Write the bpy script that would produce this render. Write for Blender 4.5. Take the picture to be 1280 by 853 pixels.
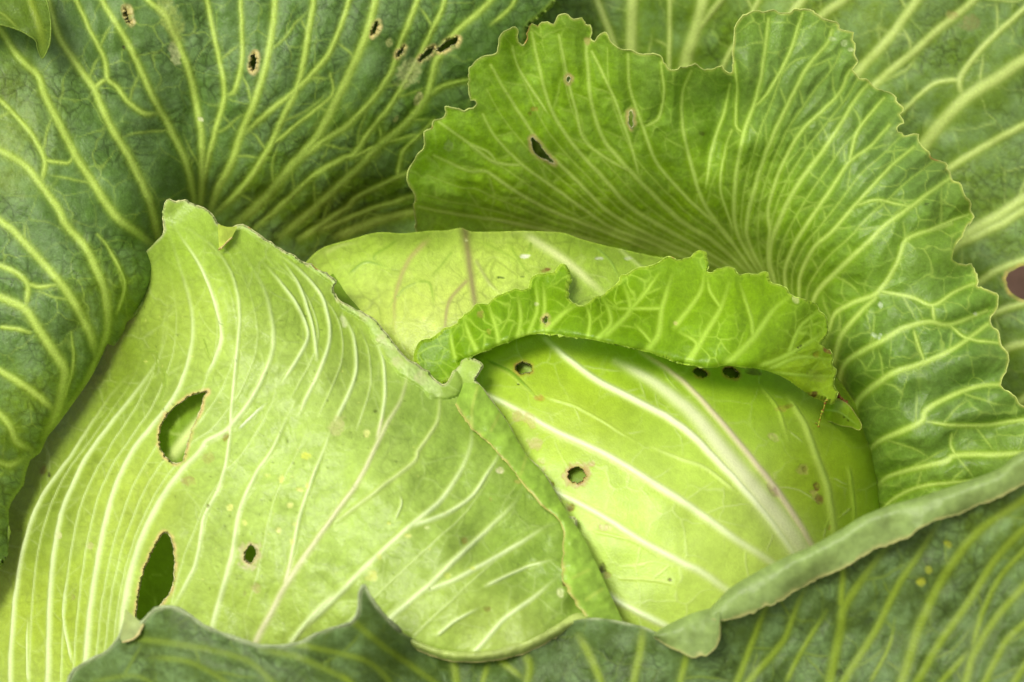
import bpy, math, random
import numpy as np
from mathutils import Vector

# ------------------------------------------------------------------ camera, sky, sun, exposure
sc = bpy.context.scene
for o in list(bpy.data.objects):
    bpy.data.objects.remove(o)
PITCH = math.radians(50)            # the camera looks down on the plant
DIST = 0.90                         # metres from the lens to the head
SPAN = 0.45                         # metres across the frame at that distance
S = SPAN / 1280.0                   # metres per photo pixel at the head
RIGHT = np.array([1.0, 0, 0])
UP = np.array([0, math.sin(PITCH), math.cos(PITCH)])
FWD = np.array([0, math.cos(PITCH), -math.sin(PITCH)])
TARGET = np.array([0, 0, 0.22])
CAM = TARGET - FWD * DIST

cd = bpy.data.cameras.new('camera')
cam = bpy.data.objects.new('camera', cd)
sc.collection.objects.link(cam)
cam.location = CAM
cam.rotation_euler = (math.pi / 2 - PITCH, 0, 0)
cd.sensor_width = 36
cd.lens = 36 * DIST / SPAN
cd.clip_start = 0.01
cd.clip_end = 200
cd.dof.use_dof = True
cd.dof.focus_distance = DIST - 120 * S
cd.dof.aperture_fstop = 7.6
sc.camera = cam
sc.cycles.max_bounces = 6; sc.cycles.diffuse_bounces = 4; sc.cycles.glossy_bounces = 2; sc.cycles.transmission_bounces = 4

SUN_EL, SUN_AZ = math.radians(64), math.radians(245)
w = bpy.data.worlds.new('World'); sc.world = w; w.use_nodes = True
nt = w.node_tree; nt.nodes.clear()
out = nt.nodes.new('ShaderNodeOutputWorld'); bg = nt.nodes.new('ShaderNodeBackground')
sky = nt.nodes.new('ShaderNodeTexSky'); sky.sky_type = 'NISHITA'; sky.sun_disc = False
sky.sun_elevation = SUN_EL; sky.sun_rotation = SUN_AZ
sky.dust_density = 4.0; sky.air_density = 1.0
hs = nt.nodes.new('ShaderNodeHueSaturation'); hs.inputs['Saturation'].default_value = 0.12
nt.links.new(sky.outputs[0], hs.inputs['Color']); nt.links.new(hs.outputs[0], bg.inputs['Color'])
bg.inputs['Strength'].default_value = 0.066
nt.links.new(bg.outputs[0], out.inputs['Surface'])
sd = bpy.data.lights.new('sun', 'SUN'); sd.energy = 1.5; sd.angle = math.radians(24); sd.color = (1.0, 0.96, 0.83)
sun = bpy.data.objects.new('sun', sd); sc.collection.objects.link(sun)
sdir = Vector((math.sin(SUN_AZ) * math.cos(SUN_EL), math.cos(SUN_AZ) * math.cos(SUN_EL), math.sin(SUN_EL)))
sun.rotation_euler = sdir.to_track_quat('Z', 'Y').to_euler()
sun.location = (0, 0, 2)
vs = sc.view_settings
vs.view_transform = 'Standard'; vs.look = 'None'; vs.gamma = 1; vs.use_curve_mapping = False
vs.exposure = 1.08

# ------------------------------------------------------------------ helpers
rng = np.random.default_rng(7)
K = 430 / 1265.0
TILE = {1: (0, 0), 2: (420, 0), 3: (850, 0), 4: (0, 280), 5: (420, 280), 6: (850, 280),
        7: (0, 563), 8: (420, 563), 9: (850, 563)}
def T(n, *xy):
    """points read off an enlarged piece of the photograph -> photo pixels"""
    ox, oy = TILE[n]
    return [(ox + x * K, oy + y * K) for x, y in xy]
def unproject(px, py, d):
    """photo pixel + height d (pixel units, towards the viewer) -> world"""
    f = (DIST - d * S) / DIST
    a = (px - 640) * S * f
    b = (426.5 - py) * S * f
    c = DIST - d * S
    return (CAM[None] + a.reshape(-1, 1) * RIGHT + b.reshape(-1, 1) * UP + c.reshape(-1, 1) * FWD)
def lin(c):
    c = np.asarray(c, float) / 255.0
    return np.where(c <= 0.04045, c / 12.92, ((c + 0.055) / 1.055) ** 2.4) * WARM
WARM = np.array([1.09, 0.97, 0.70])
PALE = np.array([0.97, 1.0, 0.92]) / WARM        # ribs and rims
def smooth(a, b, x):
    t = np.clip((x - a) / (b - a), 0, 1)
    return t * t * (3 - 2 * t)
def vnoise(X, Y, scale, seed):
    r = np.random.default_rng(seed)
    L = r.uniform(-1, 1, (96, 96))
    x = X / scale + 31.7; y = Y / scale + 17.3
    xi = np.floor(x).astype(int); yi = np.floor(y).astype(int)
    fx = x - xi; fy = y - yi
    fx = fx * fx * (3 - 2 * fx); fy = fy * fy * (3 - 2 * fy)
    g = lambda i, j: L[j % 96, i % 96]
    return ((g(xi, yi) * (1 - fx) + g(xi + 1, yi) * fx) * (1 - fy)
            + (g(xi, yi + 1) * (1 - fx) + g(xi + 1, yi + 1) * fx) * fy)
def catmull(pts, step=4.0, closed=False):
    P = np.asarray(pts, float)
    if len(P) < 3 and not closed:
        n = max(2, int(np.hypot(*(P[-1] - P[0])) / step))
        return P[0] + (P[-1] - P[0]) * np.linspace(0, 1, n)[:, None]
    n = len(P); out = []
    for i in range(n if closed else n - 1):
        p1, p2 = P[i], P[(i + 1) % n]
        p0 = P[i - 1] if (closed or i > 0) else 2 * p1 - p2
        p3 = P[(i + 2) % n] if (closed or i + 2 < n) else 2 * p2 - p1
        m = max(1, int(np.hypot(*(p2 - p1)) / step))
        t = (np.arange(m) / m)[:, None]
        m1 = (p2 - p0) * 0.42; m2 = (p3 - p1) * 0.42
        out.append((2 * t**3 - 3 * t**2 + 1) * p1 + (t**3 - 2 * t**2 + t) * m1
                   + (-2 * t**3 + 3 * t**2) * p2 + (t**3 - t**2) * m2)
    if not closed:
        out.append(P[-1:])
    return np.vstack(out)
def tps_fit(ctrl, reg=30.0):
    C = np.asarray(ctrl, float); xy = C[:, :2] / 100.0; n = len(C)
    r2 = ((xy[:, None] - xy[None]) ** 2).sum(-1)
    A = 0.5 * r2 * np.log(r2 + 1e-9) + np.eye(n) * reg * 1e-4
    Q = np.hstack([np.ones((n, 1)), xy])
    M = np.block([[A, Q], [Q.T, np.zeros((3, 3))]])
    sol = np.linalg.solve(M, np.concatenate([C[:, 2], np.zeros(3)]))
    return xy, sol
def tps_eval(fit, X, Y):
    xy, sol = fit; x = X / 100.0; y = Y / 100.0
    z = sol[-3] + sol[-2] * x + sol[-1] * y
    for (cx, cy), wgt in zip(xy, sol[:-3]):
        r2 = (x - cx) ** 2 + (y - cy) ** 2
        z = z + wgt * 0.5 * r2 * np.log(r2 + 1e-9)
    return z

class Grid:
    def __init__(s, x0, y0, x1, y1, step):
        s.step = step; s.x0 = x0; s.y0 = y0
        s.xs = np.arange(x0, x1 + step, step); s.ys = np.arange(y0, y1 + step, step)
        s.X, s.Y = np.meshgrid(s.xs, s.ys); s.shape = s.X.shape
    def win(s, ax, ay, bx, by, R):
        i0 = max(0, int((min(ax, bx) - R - s.x0) / s.step)); i1 = min(s.shape[1], int((max(ax, bx) + R - s.x0) / s.step) + 2)
        j0 = max(0, int((min(ay, by) - R - s.y0) / s.step)); j1 = min(s.shape[0], int((max(ay, by) + R - s.y0) / s.step) + 2)
        return (slice(j0, j1), slice(i0, i1)) if i1 > i0 and j1 > j0 else None
    def sample(s, A, x, y):
        fx = np.clip((x - s.x0) / s.step, 0, s.shape[1] - 1.001); fy = np.clip((y - s.y0) / s.step, 0, s.shape[0] - 1.001)
        i = fx.astype(int); j = fy.astype(int); u = fx - i; v = fy - j
        if A.ndim == 3: u = u[:, None]; v = v[:, None]
        return (A[j, i] * (1 - u) + A[j, i + 1] * u) * (1 - v) + (A[j + 1, i] * (1 - u) + A[j + 1, i + 1] * u) * v

def seg_dist(X, Y, a, b):
    d = b - a; L2 = d @ d + 1e-9
    t = np.clip(((X - a[0]) * d[0] + (Y - a[1]) * d[1]) / L2, 0, 1)
    qx = a[0] + t * d[0]; qy = a[1] + t * d[1]
    return np.hypot(X - qx, Y - qy), t, qx, qy

def poly_sdf(g, polys, R=60.0):
    """signed distance (inside > 0) to the leaf outline and its holes, and the nearest outline point"""
    inside = np.zeros(g.shape, bool); D = np.full(g.shape, R); NX = g.X.copy(); NY = g.Y.copy(); W = np.zeros(g.shape, int)
    for k, P in enumerate(polys):
        Q = np.roll(P, -1, 0)
        for a, b in zip(P, Q):
            if a[1] != b[1]:
                lo, hi = min(a[1], b[1]), max(a[1], b[1])
                j0 = max(0, int(math.ceil((lo - g.y0) / g.step))); j1 = min(g.shape[0], int(math.ceil((hi - g.y0) / g.step)))
                if j1 > j0:
                    yy = g.ys[j0:j1]; xx = a[0] + (yy - a[1]) / (b[1] - a[1]) * (b[0] - a[0])
                    inside[j0:j1] ^= g.X[j0:j1] < xx[:, None]
            wv = g.win(a[0], a[1], b[0], b[1], R if k == 0 else 16)
            if wv is None: continue
            d, t, qx, qy = seg_dist(g.X[wv], g.Y[wv], a, b)
            m = d < D[wv]
            D[wv] = np.where(m, d, D[wv]); NX[wv] = np.where(m, qx, NX[wv]); NY[wv] = np.where(m, qy, NY[wv]); W[wv] = np.where(m, k, W[wv])
    return np.where(inside, D, -D), NX, NY, W

# ------------------------------------------------------------------ materials
def leaf_material(name, rough=0.5, spec=0.35, transl=0.22, tcol=(0.50, 0.62, 0.05), bump=0.25, grain=0.10):
    """colour comes from the pigment attribute, painted shade included; noise adds grain and waxy roughness"""
    m = bpy.data.materials.new(name); m.use_nodes = True
    n = m.node_tree; n.nodes.clear(); L = n.links.new
    def N(t, **k):
        x = n.nodes.new(t)
        for a, b in k.items(): setattr(x, a, b)
        return x
    out = N('ShaderNodeOutputMaterial'); pb = N('ShaderNodeBsdfPrincipled')
    col = N('ShaderNodeAttribute', attribute_name='pigment'); dom = N('ShaderNodeAttribute', attribute_name='leafspace')
    wax = N('ShaderNodeAttribute', attribute_name='wax')
    gr = N('ShaderNodeTexNoise'); gr.inputs['Scale'].default_value = 38; gr.inputs['Detail'].default_value = 2; gr.inputs['Roughness'].default_value = 0.7
    L(dom.outputs['Vector'], gr.inputs['Vector'])
    f = N('ShaderNodeMapRange'); L(gr.outputs['Fac'], f.inputs[0])
    f.inputs[1].default_value = 0.25; f.inputs[2].default_value = 0.75; f.inputs[3].default_value = 1 - grain; f.inputs[4].default_value = 1 + grain
    sca = N('ShaderNodeVectorMath', operation='SCALE'); L(col.outputs['Color'], sca.inputs[0]); L(f.outputs[0], sca.inputs['Scale'])
    base = sca.outputs[0]
    L(base, pb.inputs['Base Color']); pb.inputs['Specular IOR Level'].default_value = spec
    r = N('ShaderNodeMapRange'); L(wax.outputs['Fac'], r.inputs[0]); r.inputs[3].default_value = rough - 0.08; r.inputs[4].default_value = rough + 0.12
    L(r.outputs[0], pb.inputs['Roughness'])
    bp = N('ShaderNodeBump'); bp.inputs['Strength'].default_value = bump; bp.inputs['Distance'].default_value = 0.0006
    L(gr.outputs['Fac'], bp.inputs['Height']); L(bp.outputs[0], pb.inputs['Normal'])
    tr = N('ShaderNodeBsdfTranslucent'); tm = N('ShaderNodeMix', data_type='RGBA', blend_type='MULTIPLY')
    tm.inputs[0].default_value = 0.45; L(base, tm.inputs[6]); tm.inputs[7].default_value = (*tcol, 1)
    ga = N('ShaderNodeVectorMath', operation='SCALE'); L(tm.outputs[2], ga.inputs[0]); ga.inputs['Scale'].default_value = 1.6
    L(ga.outputs[0], tr.inputs['Color'])
    ms = N('ShaderNodeMixShader'); ms.inputs[0].default_value = transl
    L(pb.outputs[0], ms.inputs[1]); L(tr.outputs[0], ms.inputs[2]); L(ms.outputs[0], out.inputs['Surface'])
    return m

M = {
    'outer': leaf_material('outer_leaf_blade', 0.44, 0.24, 0.20, bump=0.5, grain=0.16),
    'mid': leaf_material('middle_leaf_blade', 0.42, 0.32, 0.34, bump=0.45, grain=0.12),
    'head': leaf_material('head_leaf_blade', 0.42, 0.38, 0.12, bump=0.3, grain=0.06),
    'top': leaf_material('head_top_blade', 0.42, 0.38, 0.12, bump=0.4, grain=0.08),
    'wrap': leaf_material('wrapper_leaf_blade', 0.40, 0.32, 0.22, bump=0.35, grain=0.065),
    'frill': leaf_material('frilled_leaf_blade', 0.42, 0.38, 0.32, bump=0.4, grain=0.09),
    'edge': leaf_material('dry_leaf_edge', 0.6, 0.3, 0.2, bump=0.5, grain=0.18),
}
# fine venation and wax: cell size (px), line strength (+ lighter / - darker), bloom amount, bloom colour
FINE = {'outer': (19, -0.48, 0.48, (116, 152, 112)), 'mid': (15, 0.16, 0.22, (140, 176, 108)), 'head': (17, -0.05, 0.0, (0, 0, 0)), 'top': (34, -0.30, 0.12, (186, 210, 138)),
        'wrap': (22, -0.16, 0.13, (176, 208, 136)), 'frill': (13, 0.12, 0.0, (0, 0, 0)), 'edge': (9, 0.0, 0.0, (0, 0, 0))}
def cells(X, Y, size, seed):
    """distance to the walls of a jittered cell pattern (0 on the wall)"""
    r = np.random.default_rng(seed); J = r.uniform(0.08, 0.92, (64, 64, 2))
    x = X / size + 40; y = Y / size + 40; xi = np.floor(x).astype(int); yi = np.floor(y).astype(int)
    f1 = np.full(X.shape, 9.0); f2 = np.full(X.shape, 9.0)
    for dj in (-1, 0, 1):
        for di in (-1, 0, 1):
            q = J[(yi + dj) % 64, (xi + di) % 64]
            d = np.hypot(xi + di + q[..., 0] - x, yi + dj + q[..., 1] - y)
            f2 = np.where(d < f1, f1, np.minimum(f2, d)); f1 = np.minimum(f1, d)
    return f2 - f1

# ------------------------------------------------------------------ leaf builder
plant = bpy.data.objects.new('cabbage_plant', None); sc.collection.objects.link(plant)
plant['label'] = 'green cabbage with pale domed head and chewed outer leaves spread around it'
plant['category'] = 'cabbage'
plant.location = (-0.014, -0.074, 0.0)
bpy.context.view_layer.update()
PINV = plant.matrix_world.inverted()
LEAVES = {}

def mesh_object(name, co, faces4, faces3, normals, attrs, mat, parent, loc):
    """co: (n,3) world; faces as index arrays; attributes per vertex"""
    used = np.unique(np.concatenate([faces4.ravel(), faces3.ravel()])).astype(int)
    if len(used) == 0: return None
    remap = np.full(len(co), -1, int); remap[used] = np.arange(len(used))
    f4 = remap[faces4.astype(int)] if len(faces4) else np.zeros((0, 4), int)
    f3 = remap[faces3.astype(int)] if len(faces3) else np.zeros((0, 3), int)
    me = bpy.data.meshes.new(name)
    me.vertices.add(len(used)); me.vertices.foreach_set('co', (co[used] - loc).astype(np.float32).ravel())
    nl = f4.size + f3.size
    me.loops.add(nl); me.loops.foreach_set('vertex_index', np.concatenate([f4.ravel(), f3.ravel()]).astype(np.int32))
    me.polygons.add(len(f4) + len(f3))
    st = np.concatenate([np.arange(len(f4)) * 4, len(f4) * 4 + np.arange(len(f3)) * 3]).astype(np.int32)
    me.polygons.foreach_set('loop_start', st)
    me.update(calc_edges=True)
    me.polygons.foreach_set('use_smooth', np.ones(len(me.polygons), bool))
    for an, (typ, arr) in attrs.items():
        at = me.attributes.new(an, typ, 'POINT')
        key = {'FLOAT': 'value', 'FLOAT_VECTOR': 'vector', 'FLOAT_COLOR': 'color'}[typ]
        at.data.foreach_set(key, arr[used].astype(np.float32).ravel())
    if normals is not None:
        me.normals_split_custom_set_from_vertices(normals[used].astype(np.float32))
    me.materials.append(mat)
    o = bpy.data.objects.new(name, me); sc.collection.objects.link(o)
    o.parent = parent
    if parent is not None and parent is not plant:
        o.location = (0, 0, 0)
    else:
        o.location = PINV @ Vector(loc) if parent is plant else Vector(loc)
    return o

def tube(co, rad, sides=6):
    """a closed or open tube along co; returns verts, quads, ring index"""
    n = len(co); tan = np.gradient(co, axis=0); tan /= np.linalg.norm(tan, axis=1)[:, None] + 1e-12
    ref = -FWD; a = np.cross(tan, ref); a /= np.linalg.norm(a, axis=1)[:, None] + 1e-9; b = np.cross(tan, a)
    ang = np.linspace(0, 2 * math.pi, sides, endpoint=False)
    V = co[:, None] + (np.cos(ang)[None, :, None] * a[:, None] + np.sin(ang)[None, :, None] * b[:, None]) * rad[:, None, None]
    i = np.arange(n - 1)[:, None]; k = np.arange(sides)[None]; k2 = (k + 1) % sides
    F = np.stack([i * sides + k, (i + 1) * sides + k, (i + 1) * sides + k2, i * sides + k2], -1).reshape(-1, 4)
    return V.reshape(-1, 3), F, np.repeat(np.arange(n), sides)

def mark_vein(g, pts, w0, w1, fields, vid, halo, strength=1.0, R=30, soft=2.6, tipfade=0.85, basew=1.0):
    """pts dense polyline, base to tip; width tapers w0 -> w1 (px)"""
    seg = np.hypot(*np.diff(pts, axis=0).T); acc = np.concatenate([[0], np.cumsum(seg)]); tot = acc[-1] + 1e-9
    core, hal, dist, owner, along = fields
    for i in range(len(pts) - 1):
        a, b = pts[i], pts[i + 1]
        wmid = w0 + (w1 - w0) * acc[i] / tot
        R_ = max(R, wmid * 1.8)
        wv = g.win(a[0], a[1], b[0], b[1], R_)
        if wv is None: continue
        d, t, _, _ = seg_dist(g.X[wv], g.Y[wv], a, b)
        u = (acc[i] + t * seg[i]) / tot
        hw = 0.5 * (w0 + (w1 - w0) * u)
        hw = hw * (basew + (1 - basew) * smooth(0.0, 0.3, u)); tip = (1.0 - tipfade * smooth(0.6, 1.0, u)) * (0.35 + 0.65 * smooth(0.0, 0.08, u))
        c = np.exp(-(d / (hw * 1.02 + 0.25)) ** soft) * strength * tip
        h = np.exp(-(d / (hw * halo + 1.5)) ** 2) * strength * tip
        m = c > core[wv]
        if vid >= 0:
            ow = owner[wv]; ow[m & (c > 0.45)] = vid
        core[wv] = np.maximum(core[wv], c); hal[wv] = np.maximum(hal[wv], h)
        dist[wv] = np.minimum(dist[wv], np.maximum(d - hw * 0.6, 0))

def grow(g, parents, sdf, spacing, ang, maxlen, seed, minclear=8):
    """side veins that leave a vein at an angle, bend towards its tip and stop at the next vein"""
    r = np.random.default_rng(seed)
    q = 3.0; occ = {}
    key = lambda p: (int(p[0] // q), int(p[1] // q))
    for i, P in enumerate(parents):
        for p in catmull(P, 2.0) if len(P) > 2 else P:
            occ[key(p)] = i
    res = []
    for i, P in enumerate(parents):
        seg = np.hypot(*np.diff(P, axis=0).T); acc = np.concatenate([[0], np.cumsum(seg)])
        s = r.uniform(0.3, 1) * spacing; side = r.choice([-1, 1])
        while s < acc[-1] - 4:
            k = min(np.searchsorted(acc, s), len(P) - 1); k = max(k, 1)
            t = P[k] - P[k - 1]; th0 = math.atan2(t[1], t[0]); a = th0 + side * math.radians(r.uniform(*ang))
            p = P[k].astype(float).copy(); path = [p.copy()]; my = 10000 + len(res); L = r.uniform(0.6, 1) * maxlen; l = 0
            bend = -side * r.uniform(0.0, 0.020); hit = False
            while l < L:
                a += bend + r.normal(0, 0.085); p = p + 3.0 * np.array([math.cos(a), math.sin(a)]); l += 3.0
                path.append(p.copy())
                kk = occ.get(key(p))
                if l > minclear and kk is not None and kk != my: hit = True; break
                if g.sample(sdf, p[:1], p[1:])[0] < 2: break
                if l > minclear: occ[key(path[-3])] = my
            if l > 9 and (hit or r.random() < 0.12): res.append(np.array(path))
            s += spacing * r.uniform(0.5, 1.5); side = -side if r.random() < 0.75 else side
    return res

def build_leaf(name, outline, ctrl, veins, mat, blade, veincol, halocol=None, step=1.7, holes=(), rolls=(), spots=(),
               vein_h=1.2, bul=0.0, wave=2.0, halo=1.6, gen=None, gen_s=0.55, rim=None, rimcol=(205, 205, 150), rim_r=1.0,
               ragged=0.0, ragskip=None, parent=None, split=5.5, tones=(), extra=None, edgecol=None, edgew=4.0, seed=1, label=None,
               gain=1.0, hole_rim=(196, 190, 140), fine=None, soft=2.6, net=(44, 0.3), bulw=12.0, tipfade=0.7, basew=1.0, vw_=1.0, halw=0.6, gr_=0.07, teeth=None):
    out = catmull(outline, 3.0, closed=True)
    if ragged > 0:
        r = np.random.default_rng(seed + 50)
        tan = np.roll(out, -1, 0) - np.roll(out, 1, 0); nrm = np.stack([tan[:, 1], -tan[:, 0]], 1); nrm /= np.linalg.norm(nrm, axis=1)[:, None] + 1e-9
        nz = np.convolve(r.normal(0, 1, len(out)), [0.25, 0.5, 0.25], 'same') * ragged
        if teeth:
            L_ = np.concatenate([[0], np.cumsum(np.hypot(*np.diff(out, axis=0).T))])
            ph = (L_ / teeth[0] + 0.35 * np.sin(L_ / 61.0) + 0.2 * np.sin(L_ / 23.0)) % 1.0
            amp = teeth[1] * (0.6 + 0.5 * np.sin(L_ / 37.0 + 1.0))
            area = 0.5 * np.sum(out[:, 0] * np.roll(out[:, 1], -1) - np.roll(out[:, 0], -1) * out[:, 1])
            nz = nz + np.sign(area) * amp * (np.clip(1 - np.abs(ph - 0.5) / 0.2, 0, 1) - 0.25)
        if ragskip is not None: nz = nz * np.array([0.0 if ragskip(p) else 1.0 for p in out])
        out = out + nrm * nz[:, None]
    hp = []
    for h in holes:
        H = catmull(h, 2.0, closed=True); r = np.random.default_rng(len(hp) + seed)
        hp.append(H + r.normal(0, 0.55, H.shape))
    x0, y0 = out.min(0) - 8; x1, y1 = out.max(0) + 8
    g = Grid(x0, y0, x1, y1, step)
    sdf, NX, NY, W = poly_sdf(g, [out] + hp)
    # snap the grid to the outline so that the edge is smooth
    near = np.abs(sdf) < 0.62 * step
    GX = np.where(near, NX, g.X); GY = np.where(near, NY, g.Y)
    ok = (sdf > 0) | near
    # base shape
    fit = tps_fit(ctrl)
    d = tps_eval(fit, GX, GY)
    if wave:
        d = d + wave * (vnoise(GX, GY, 46, seed) + 0.5 * vnoise(GX, GY, 21, seed + 1)) * np.clip(1.2, 0, 2)
    for line, rad, drop in rolls:       # edges that roll away from the viewer
        P = catmull(line, 4.0); dd = np.full(g.shape, 1e3)
        for a, b in zip(P[:-1], P[1:]):
            wv = g.win(a[0], a[1], b[0], b[1], rad)
            if wv is None: continue
            q, *_ = seg_dist(GX[wv], GY[wv], a, b); dd[wv] = np.minimum(dd[wv], q)
        t = np.minimum(1 - np.clip(dd / rad, 0, 1), 0.95); t = np.where(sdf < 0, 0.95, t)
        d = d - drop * (1 - np.sqrt(np.maximum(1 - t * t, 0)))
    if extra is not None: d = d + extra(GX, GY)
    # veins
    Z = lambda v=0.0: np.full(g.shape, v)
    fields = (Z(), Z(), Z(26.0), np.full(g.shape, -1), None)
    vcol = np.zeros(g.shape + (3,)); vw = Z()
    def beyond(pts):      # veins that leave the picture run on to the margin
        p = [np.array(q, float) for q in pts]
        if not (0 < p[-1][0] < 1280 and 0 < p[-1][1] < 853):
            t = p[-1] - p[-2]; p.append(p[-1] + t / (np.hypot(*t) + 1e-9) * 130)
        return p
    dense = [catmull(beyond(v[0]), 4.0) for v in veins]
    dense = [p + np.stack([vnoise(p[:, 0], p[:, 1], 14, seed + i), vnoise(p[:, 0], p[:, 1], 14, seed + i + 9)], 1) * 0.45 for i, p in enumerate(dense)]
    vc0 = lin(veincol) * PALE * gain; VC = np.broadcast_to(vc0, g.shape + (3,)).copy()
    for i, (v, P) in enumerate(zip(veins, dense)):
        opt = v[3] if len(v) > 3 else {}
        before = fields[0].copy() if 'col' in opt else None
        mark_vein(g, P, v[1] * vw_, v[2] * vw_, fields, i, halo, opt.get('s', 1.0), soft=soft, tipfade=tipfade, basew=basew)
        if 'col' in opt:
            m = fields[0] > before + 1e-6; VC[m] = lin(opt['col']) * PALE * gain
    if gen:
        parents = dense; wgen = gen['w']
        for lev in range(gen.get('levels', 2)):
            br = grow(g, parents, sdf, gen['spacing'] * (1 if lev == 0 else 0.8), gen.get('ang', (32, 62)), gen['len'] * (0.75 ** lev), seed + 20 + lev)
            for P in br: mark_vein(g, P, wgen, wgen * 0.6, fields, -1, 1.0, gen_s * (0.75 ** lev), R=14)
            parents = [p for p in br if len(p) > 7]; wgen *= 0.75
    core, hal, dist, owner, _ = fields
    ribs = core.copy()
    wx = GX + 7 * vnoise(GX, GY, 28, seed + 31) + 2.5 * vnoise(GX, GY, 9, seed + 32)
    wy = GY + 7 * vnoise(GX, GY, 28, seed + 33) + 2.5 * vnoise(GX, GY, 9, seed + 34)
    if net:     # the closed meshes of small veins between the side veins
        e = np.exp(-(cells(wx, wy, net[0], seed + 35) * net[0] / 1.9) ** 2) * net[1] * np.clip(0.65 + 0.9 * vnoise(GX, GY, 55, seed + 36), 0, 1.2)
        core = np.maximum(core, e); hal = np.maximum(hal, e * 0.8)
    mkey = next(k for k, v in M.items() if v is mat); csz, cstr, blm, bcol = FINE[mkey]
    e2 = np.maximum(np.exp(-(cells(wx, wy, csz, seed + 37) * csz / 2.4) ** 2), 0.6 * np.exp(-(cells(wx, wy, csz * 0.6, seed + 38) * csz * 0.6 / 2.0) ** 2))
    e2 = e2 * np.clip(0.55 + 0.9 * vnoise(GX, GY, 40, seed + 39), 0, 1) * (1 - np.clip(ribs, 0, 1))
    core2 = core
    # pigment, with shade painted into some tones
    b0 = lin(blade) * gain; Cc = np.broadcast_to(b0, g.shape + (3,)).copy()
    if tones:
        ws = Z(1.0); acc = Cc.copy()
        for (px, py, rad, c) in tones:
            k = np.exp(-(((GX - px) ** 2 + (GY - py) ** 2) / rad ** 2)) * 3
            acc += k[..., None] * (lin(c) * gain); ws += k
        Cc = acc / ws[..., None]
    Cc = Cc * (1 + 0.10 * vnoise(GX, GY, 60, seed + 3) + 0.06 * vnoise(GX, GY, 17, seed + 4))[..., None]
    if blm:     # waxy bloom, rubbed off in patches
        wv_ = (0.5 + 0.55 * vnoise(GX, GY, 30, seed + 41) + 0.4 * vnoise(GX, GY, 11, seed + 42) + 0.35 * vnoise(GX, GY, 4.5, seed + 43)) * blm
        wv_ = np.clip(wv_, 0, 0.85) * (1 - np.clip(hal, 0, 1) * 0.8)
        bl = lin(bcol) * gain; bl = bl * (0.35 + 0.65 * (Cc.sum(-1) / (lin(blade).sum() * gain)))[..., None]
        Cc = Cc + (bl - Cc) * wv_[..., None]
    else: wv_ = Z(0.3)
    Cc = Cc * (1 + cstr * e2)[..., None]
    Cc = Cc * (1 + gr_ * vnoise(GX, GY, 3.4, seed + 51) + gr_ * vnoise(GX, GY, 6.5, seed + 52) + 0.35 * gr_ * vnoise(GX, GY, 110, seed + 53))[..., None]
    if halocol is not None:
        Cc = Cc + (lin(halocol) * gain - Cc) * (halw * np.clip(hal, 0, 1))[..., None]
    Cc = Cc + (VC - Cc) * np.clip(core2, 0, 1)[..., None]
    if edgecol is not None:
        e = (1 - smooth(0.0, edgew, np.maximum(sdf, 0))) * (W == 0) * np.clip(0.75 + 0.6 * vnoise(GX, GY, 13, seed + 6), 0, 1)
        Cc = Cc + (lin(edgecol) * PALE * gain - Cc) * e[..., None]
    if hp:
        e = (1 - smooth(1.2, 5.5, np.maximum(sdf, 0))) * (W > 0) * np.clip(0.7 + 0.6 * vnoise(GX, GY, 6, seed + 6), 0, 1)
        Cc = Cc + (lin(hole_rim) * gain - Cc) * e[..., None]
    hs_ = Z()
    for (sx, sy, rx, ry, rot, c, a) in spots:       # scars, stains and slits painted dark
        cx, sx_ = math.cos(rot), math.sin(rot)
        u = ((GX - sx) * cx + (GY - sy) * sx_) / rx; v = (-(GX - sx) * sx_ + (GY - sy) * cx) / ry
        rr = np.hypot(u, v) + 0.28 * vnoise(GX, GY, 4.5, seed + 11)
        k = (1 - smooth(0.72, 1.1, rr)) * a * np.clip(0.8 + 0.4 * vnoise(GX, GY, 2.6, seed + 8), 0, 1)
        Cc = Cc + (lin(c) * PALE * gain - Cc) * k[..., None]; hs_ -= 0.8 * k
    # relief along the normal: ribs stand up, the blade puffs up between them
    P0 = unproject(GX.ravel(), GY.ravel(), d.ravel()).reshape(g.shape + (3,))
    def normals(P):
        du = np.gradient(P, axis=1); dv = np.gradient(P, axis=0)
        n = np.cross(dv, du); n /= np.linalg.norm(n, axis=2)[..., None] + 1e-12
        s = np.sign((n * (-FWD)).sum(-1)); s[s == 0] = 1
        return n * s[..., None]
    wmax = Z(1.0)
    h = vein_h * np.clip(core, 0, 1) + hs_ - 0.35 * abs(cstr) / 0.3 * e2
    if bul: h = h + bul * (1 - np.exp(-(dist / bulw) ** 1.7))
    if fine: h = h + fine * (vnoise(GX, GY, 9, seed + 14) + 0.6 * vnoise(GX, GY, 4.5, seed + 15)) * (1 - core)
    P1 = P0 + normals(P0) * (h * S)[..., None]
    Nn = normals(P1)
    # faces
    idx = np.arange(g.X.size).reshape(g.shape)
    a, b, c, e = idx[:-1, :-1], idx[:-1, 1:], idx[1:, 1:], idx[1:, :-1]
    oa, ob, oc, oe = ok[:-1, :-1], ok[:-1, 1:], ok[1:, 1:], ok[1:, :-1]
    full = oa & ob & oc & oe
    q4 = np.stack([a, e, c, b], -1)[full]
    tri = []
    for (m, i1, i2, i3) in ((~oa & ob & oc & oe, b, e, c), (oa & ~ob & oc & oe, a, e, c), (oa & ob & ~oc & oe, a, e, b), (oa & ob & oc & ~oe, a, c, b)):
        tri.append(np.stack([i1, i2, i3], -1)[m])
    q3 = np.vstack(tri)
    co = P1.reshape(-1, 3); nn = Nn.reshape(-1, 3)
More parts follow.
